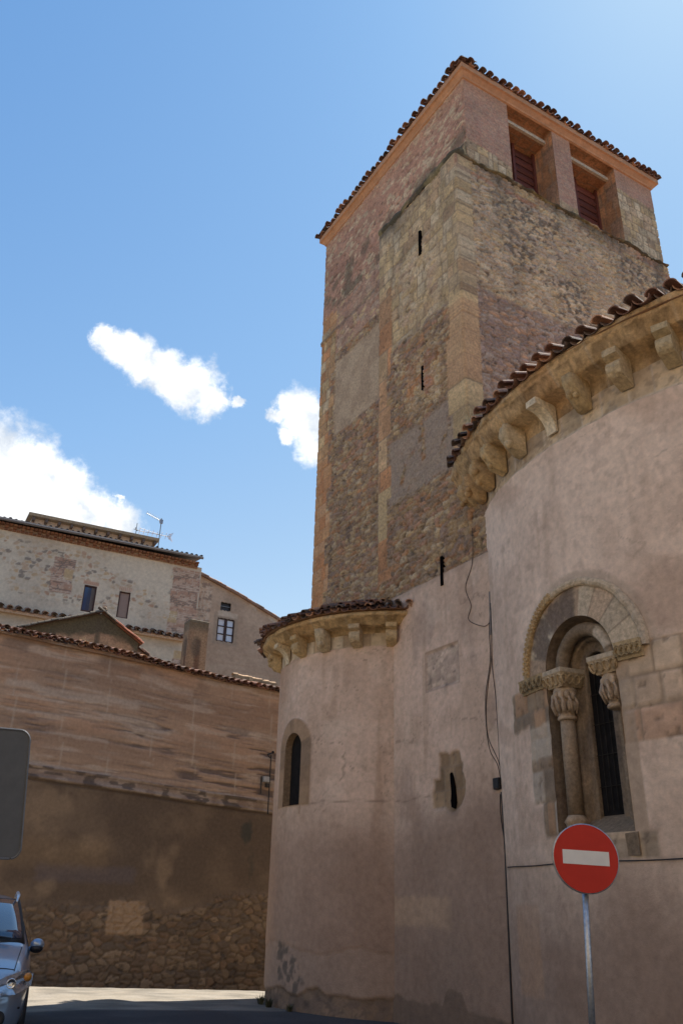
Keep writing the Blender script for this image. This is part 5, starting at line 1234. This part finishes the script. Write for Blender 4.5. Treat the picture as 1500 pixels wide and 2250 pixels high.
# ---------------------------------------------------------------- parked car (front towards the camera)
def car():
    azc = math.radians(-19.5); back = np.array([math.sin(azc), math.cos(azc), 0]); right = np.array([math.cos(azc), -math.sin(azc), 0])
    e = at(66, 2180, 10.9); g0 = float(ground_z(e[0], e[1])) + .02
    o = np.array([e[0], e[1], 0]) - right * .9; o[2] = g0
    root = thing('parked_car', o, 'silver blue people carrier parked at the left edge, facing the camera', 'car')
    PT = lambda x, y, z: o + (right * (x - .9) + back * y + Z * z) * .95 + right * .9
    paint = mat('metallic_paint', rough=.28, metal=.55, namt=.03, bump=0, spec=.6, color=(.26, .33, .43), coat=.8)
    black = mat('black_trim', rough=.45, namt=.1, bump=0, color=(.02, .02, .022))
    glass = mat('car_glass', rough=.04, namt=0, bump=0, spec=1, color=(.012, .03, .075), coat=1)
    # stations: y, half width at sill / belt / top, z sill, z belt, z top
    ST = [(-.04, .55, .62, .50, .22, .50, .56), (.02, .72, .76, .66, .20, .56, .70), (.16, .82, .85, .74, .19, .62, .82), (.45, .87, .89, .78, .19, .70, .93), (.9, .88, .905, .80, .20, .80, 1.02), (1.18, .88, .91, .80, .20, .88, 1.08),
          (1.55, .88, .91, .74, .20, .94, 1.30), (1.95, .88, .91, .68, .20, .95, 1.53), (2.2, .88, .91, .64, .20, .96, 1.60), (2.9, .88, .91, .63, .20, .97, 1.645), (3.6, .88, .91, .62, .20, .98, 1.60), (4.1, .86, .89, .58, .22, 1.0, 1.42), (4.35, .78, .82, .52, .26, .9, 1.0)]
    def sec(s):
        y, ws, wb, wt, zs, zb, zt = s; L = []
        for x, z in ((0, zs), (ws * .92, zs), (ws, zs + .08), (wb, zs + (zb - zs) * .6), (wb * .99, zb), (wb * .955 if zt > 1.2 else wb * .97, zb + .04), (wt + (wb - wt) * .25, zb + (zt - zb) * .72), (wt * .92, zt - .02), (wt * .6, zt + .008), (0, zt + .02)): L.append((x, z))
        return L
    V = []; nS_ = 19
    for s in ST:
        q = sec(s); full = [(x, z) for x, z in q] + [(-x, z) for x, z in q[-2:0:-1]]
        V += [PT(x, s[0] + (.10 * (x / .9) ** 2 if s[0] < .5 else 0), z) for x, z in full]
    n = 18; F = [(i * n + k, i * n + (k + 1) % n, (i + 1) * n + (k + 1) % n, (i + 1) * n + k) for i in range(len(ST) - 1) for k in range(n)]
    F += [tuple(range(n))[::-1], tuple(range((len(ST) - 1) * n, len(ST) * n))]
    b = make('body', V, F, np.array((.3, .36, .44)), paint, root, True)
    sb = b.modifiers.new('smooth', 'SUBSURF'); sb.levels = 2; sb.render_levels = 2
    def lerp3(a, c, f): return a + (c - a) * f
    def skin(rows, lift, name, m, th=.012, sub=True):
        A = np.array(rows); r, k = A.shape[:2]
        Vv = [p for row in A for p in row] + [p + lift for row in A for p in row]
        Fq = [(i * k + j, i * k + j + 1, (i + 1) * k + j + 1, (i + 1) * k + j) for i in range(r - 1) for j in range(k - 1)]
        o2 = make(name, [p for row in A for p in row], Fq, np.array((.1, .1, .1)), m, root, True)
        so_ = o2.modifiers.new('thick', 'SOLIDIFY'); so_.thickness = th; so_.offset = 0; return o2
    lift = Z * .02
    # windscreen with dark border, then roof band
    def ws(w0, w1, y0, z0, y1, z1, m, name, off_):
        rows = []
        for f in np.linspace(0, 1, 7):
            w_ = w0 + (w1 - w0) * f; yy = y0 + (y1 - y0) * f; z_ = z0 + (z1 - z0) * f + .035 * math.sin(math.pi * f)
            rows.append([PT(w_ * x, yy + .14 * x * x - off_ * .6, z_ - .03 * x * x + off_) for x in np.linspace(-1, 1, 13)])
        skin(rows, lift, name, m)
    ws(.79, .655, 1.08, 1.075, 2.03, 1.575, black, 'windscreen_surround', .02); ws(.745, .615, 1.14, 1.115, 1.98, 1.555, glass, 'windscreen', .032)
    for s_ in (-1, 1):
        mb = MB(); mb.tube([PT(s_ * .62, 1.98, 1.545), PT(s_ * .63, 2.2, 1.625), PT(s_ * .62, 2.9, 1.665), PT(s_ * .60, 3.6, 1.60)], [.012, .022, .022, .012], (.6, .6, .6), 8); mb.build('roof_rail', mat('satin_aluminium', rough=.35, metal=.8, namt=.05, bump=0, color=(.62, .64, .67)), root, True)
        # headlamp: housing, reflectors, clear cover
        hb_ = MB(); rows = []
        pts = [(.33, -.07, .60), (.52, -.055, .585), (.74, .05, .60), (.90, .32, .665), (.915, .58, .78), (.83, .42, .83), (.60, .12, .77), (.40, -.03, .68)]
        P8 = [PT(s_ * x * 1.015, y - .06, z) for x, y, z in pts]; cen = sum(P8) / 8 - back * .06 + Z * .015
        hb_.add(P8 + [cen], [(i, (i + 1) % 8, 8) if s_ > 0 else ((i + 1) % 8, i, 8) for i in range(8)], (.2, .22, .25)); lamp = hb_.build('headlamp', mat('lamp_reflector', rough=.15, metal=.7, namt=.3, bump=0, nscale=20, color=(.4, .42, .45)), root, False)
        for (x, y, z, rr) in ((.5, -.09, .675, .048), (.685, -.01, .715, .05)):
            mb = MB(); c_ = PT(s_ * x, y - .05, z); mb.lathe(c_, [(rr, 0.), (rr, .03), (rr * .85, .034), (rr * .6, .01), (.0, .0)], (.5, .5, .5), 20, right, Z, -back); mb.build('lamp_ring', mat('chrome', rough=.12, metal=1, namt=0, bump=0, color=(.6, .62, .65)), lamp, True)
        mb = MB(); c_ = PT(s_ * .86, .24, .755); mb.sphere(c_, [right * .045, back * .06, Z * .045], (.5, .2, .03), 10, 7); mb.build('indicator', mat('amber_lens', rough=.2, namt=0, bump=0, color=(.5, .2, .03)), lamp, True)
        # door mirror
        mb = MB(); mb.sphere(PT(s_ * .955, 1.45, 1.045), [right * .085, back * .06, Z * .07], (.3, .36, .44), 14, 10); mb.tube([PT(s_ * .86, 1.45, .99), PT(s_ * .96, 1.45, 1.03)], .03, (.02, .02, .02), 8); mr_ = mb.build('door_mirror', paint, root, True)
        mb = MB(); mb.sphere(PT(s_ * .95, 1.44, 1.0), [right * .082, back * .062, Z * .05], (.02, .02, .02), 14, 8); mb.build('mirror_base', black, mr_, True)
        for yy in (.86, 3.55):
            mb = MB(); wc = PT(s_ * .80, yy, .30); mb.lathe(wc, [(.2, -.1), (.29, -.11), (.315, -.07), (.315, .07), (.29, .11), (.2, .1)], (.02, .02, .02), 28, back, Z, right * s_); wh = mb.build('wheel', black, root, True)
            mb = MB(); mb.lathe(wc, [(.0, .085), (.06, .09), (.19, .07), (.2, .1)], (.5, .5, .5), 20, back, Z, right * s_); mb.build('hubcap', mat('satin_aluminium'), wh, True)
        mb = MB(); c_ = PT(s_ * .60, .045, .36); mb.lathe(c_, [(.075, -.0), (.075, .03), (.055, .035), (.0, .02)], (.1, .1, .1), 18, right, Z, -back); mb.build('fog_lamp', black, root, True)
        mb = MB(); mb.add([PT(s_ * (.905 - .23 * f) + s_ * .004, y, z) for y, z, f in ((1.5, .99, 0), (3.6, 1.0, 0), (3.4, 1.5, .75), (2.2, 1.5, .75))], [(0, 1, 2, 3)], (.01, .02, .04)); mb.build('side_window', glass, root)
    mb = MB(); mb.bevbox(PT(0, -.02, .52), right * .34, back * .03, Z * .05, (.02, .02, .02), .3); mb.bevbox(PT(0, -.03, .33), right * .40, back * .03, Z * .075, (.02, .02, .02), .3); mb.build('grille', black, root)
    mb = MB(); mb.tube([PT(x, .005 + .26 * abs(x / .9) ** 3, .45) for x in np.linspace(-.82, .82, 13)], .012, (.02, .02, .02), 6); mb.build('bumper_strip', black, root)
    bpy.context.view_layer.update(); dg = bpy.context.evaluated_depsgraph_get(); be = b.evaluated_get(dg)
    def onbody(x, y):
        p = PT(x, y, 2.5) - base_of(root); ok, loc, nn, ix = be.ray_cast(Vector(p), Vector((0, 0, -1)))
        return (np.array(loc) + base_of(root) + Z * .002) if ok else PT(x, y, 1.0)
    mb = MB()
    for s_ in (-1, 1): mb.tube([onbody(s_ * (.70 + .06 * f), .30 + .78 * f) for f in np.linspace(0, 1, 10)], .006, (.02, .02, .02), 5)
    mb.tube([onbody(x, .22 + .10 * (x / .7) ** 2) for x in np.linspace(-.70, .70, 15)], .006, (.02, .02, .02), 5); mb.build('bonnet_seam', black, root)
    mb = MB(); mb.tube([PT(.62, 1.13, 1.125), PT(.25, 1.2, 1.17), PT(-.1, 1.22, 1.18)], .010, (.02, .02, .02), 6); mb.build('wiper', black, root)
car()

# weeds along the foot of the small apse
for k, (th_d, rr, hh, lb_) in enumerate(((196, 2.68, .22, 'bushy weed at the outer left foot of the small apse beside the sunlit paving'), (207, 2.7, .2, 'low weed at the foot of the small apse, right of the bushy one'), (222, 2.7, .15, 'thin weed at the foot of the small apse below its window'))):
    t_ = math.radians(th_d); x_, y_ = SC_[0] + rr * math.cos(t_), SC_[1] + rr * math.sin(t_)
    tuft(np.array([x_, y_, float(ground_z(x_, y_))]), hh, 60, 60 + k, lb_, .9, 'weeds at the foot of the church', (.09, .085, .04))
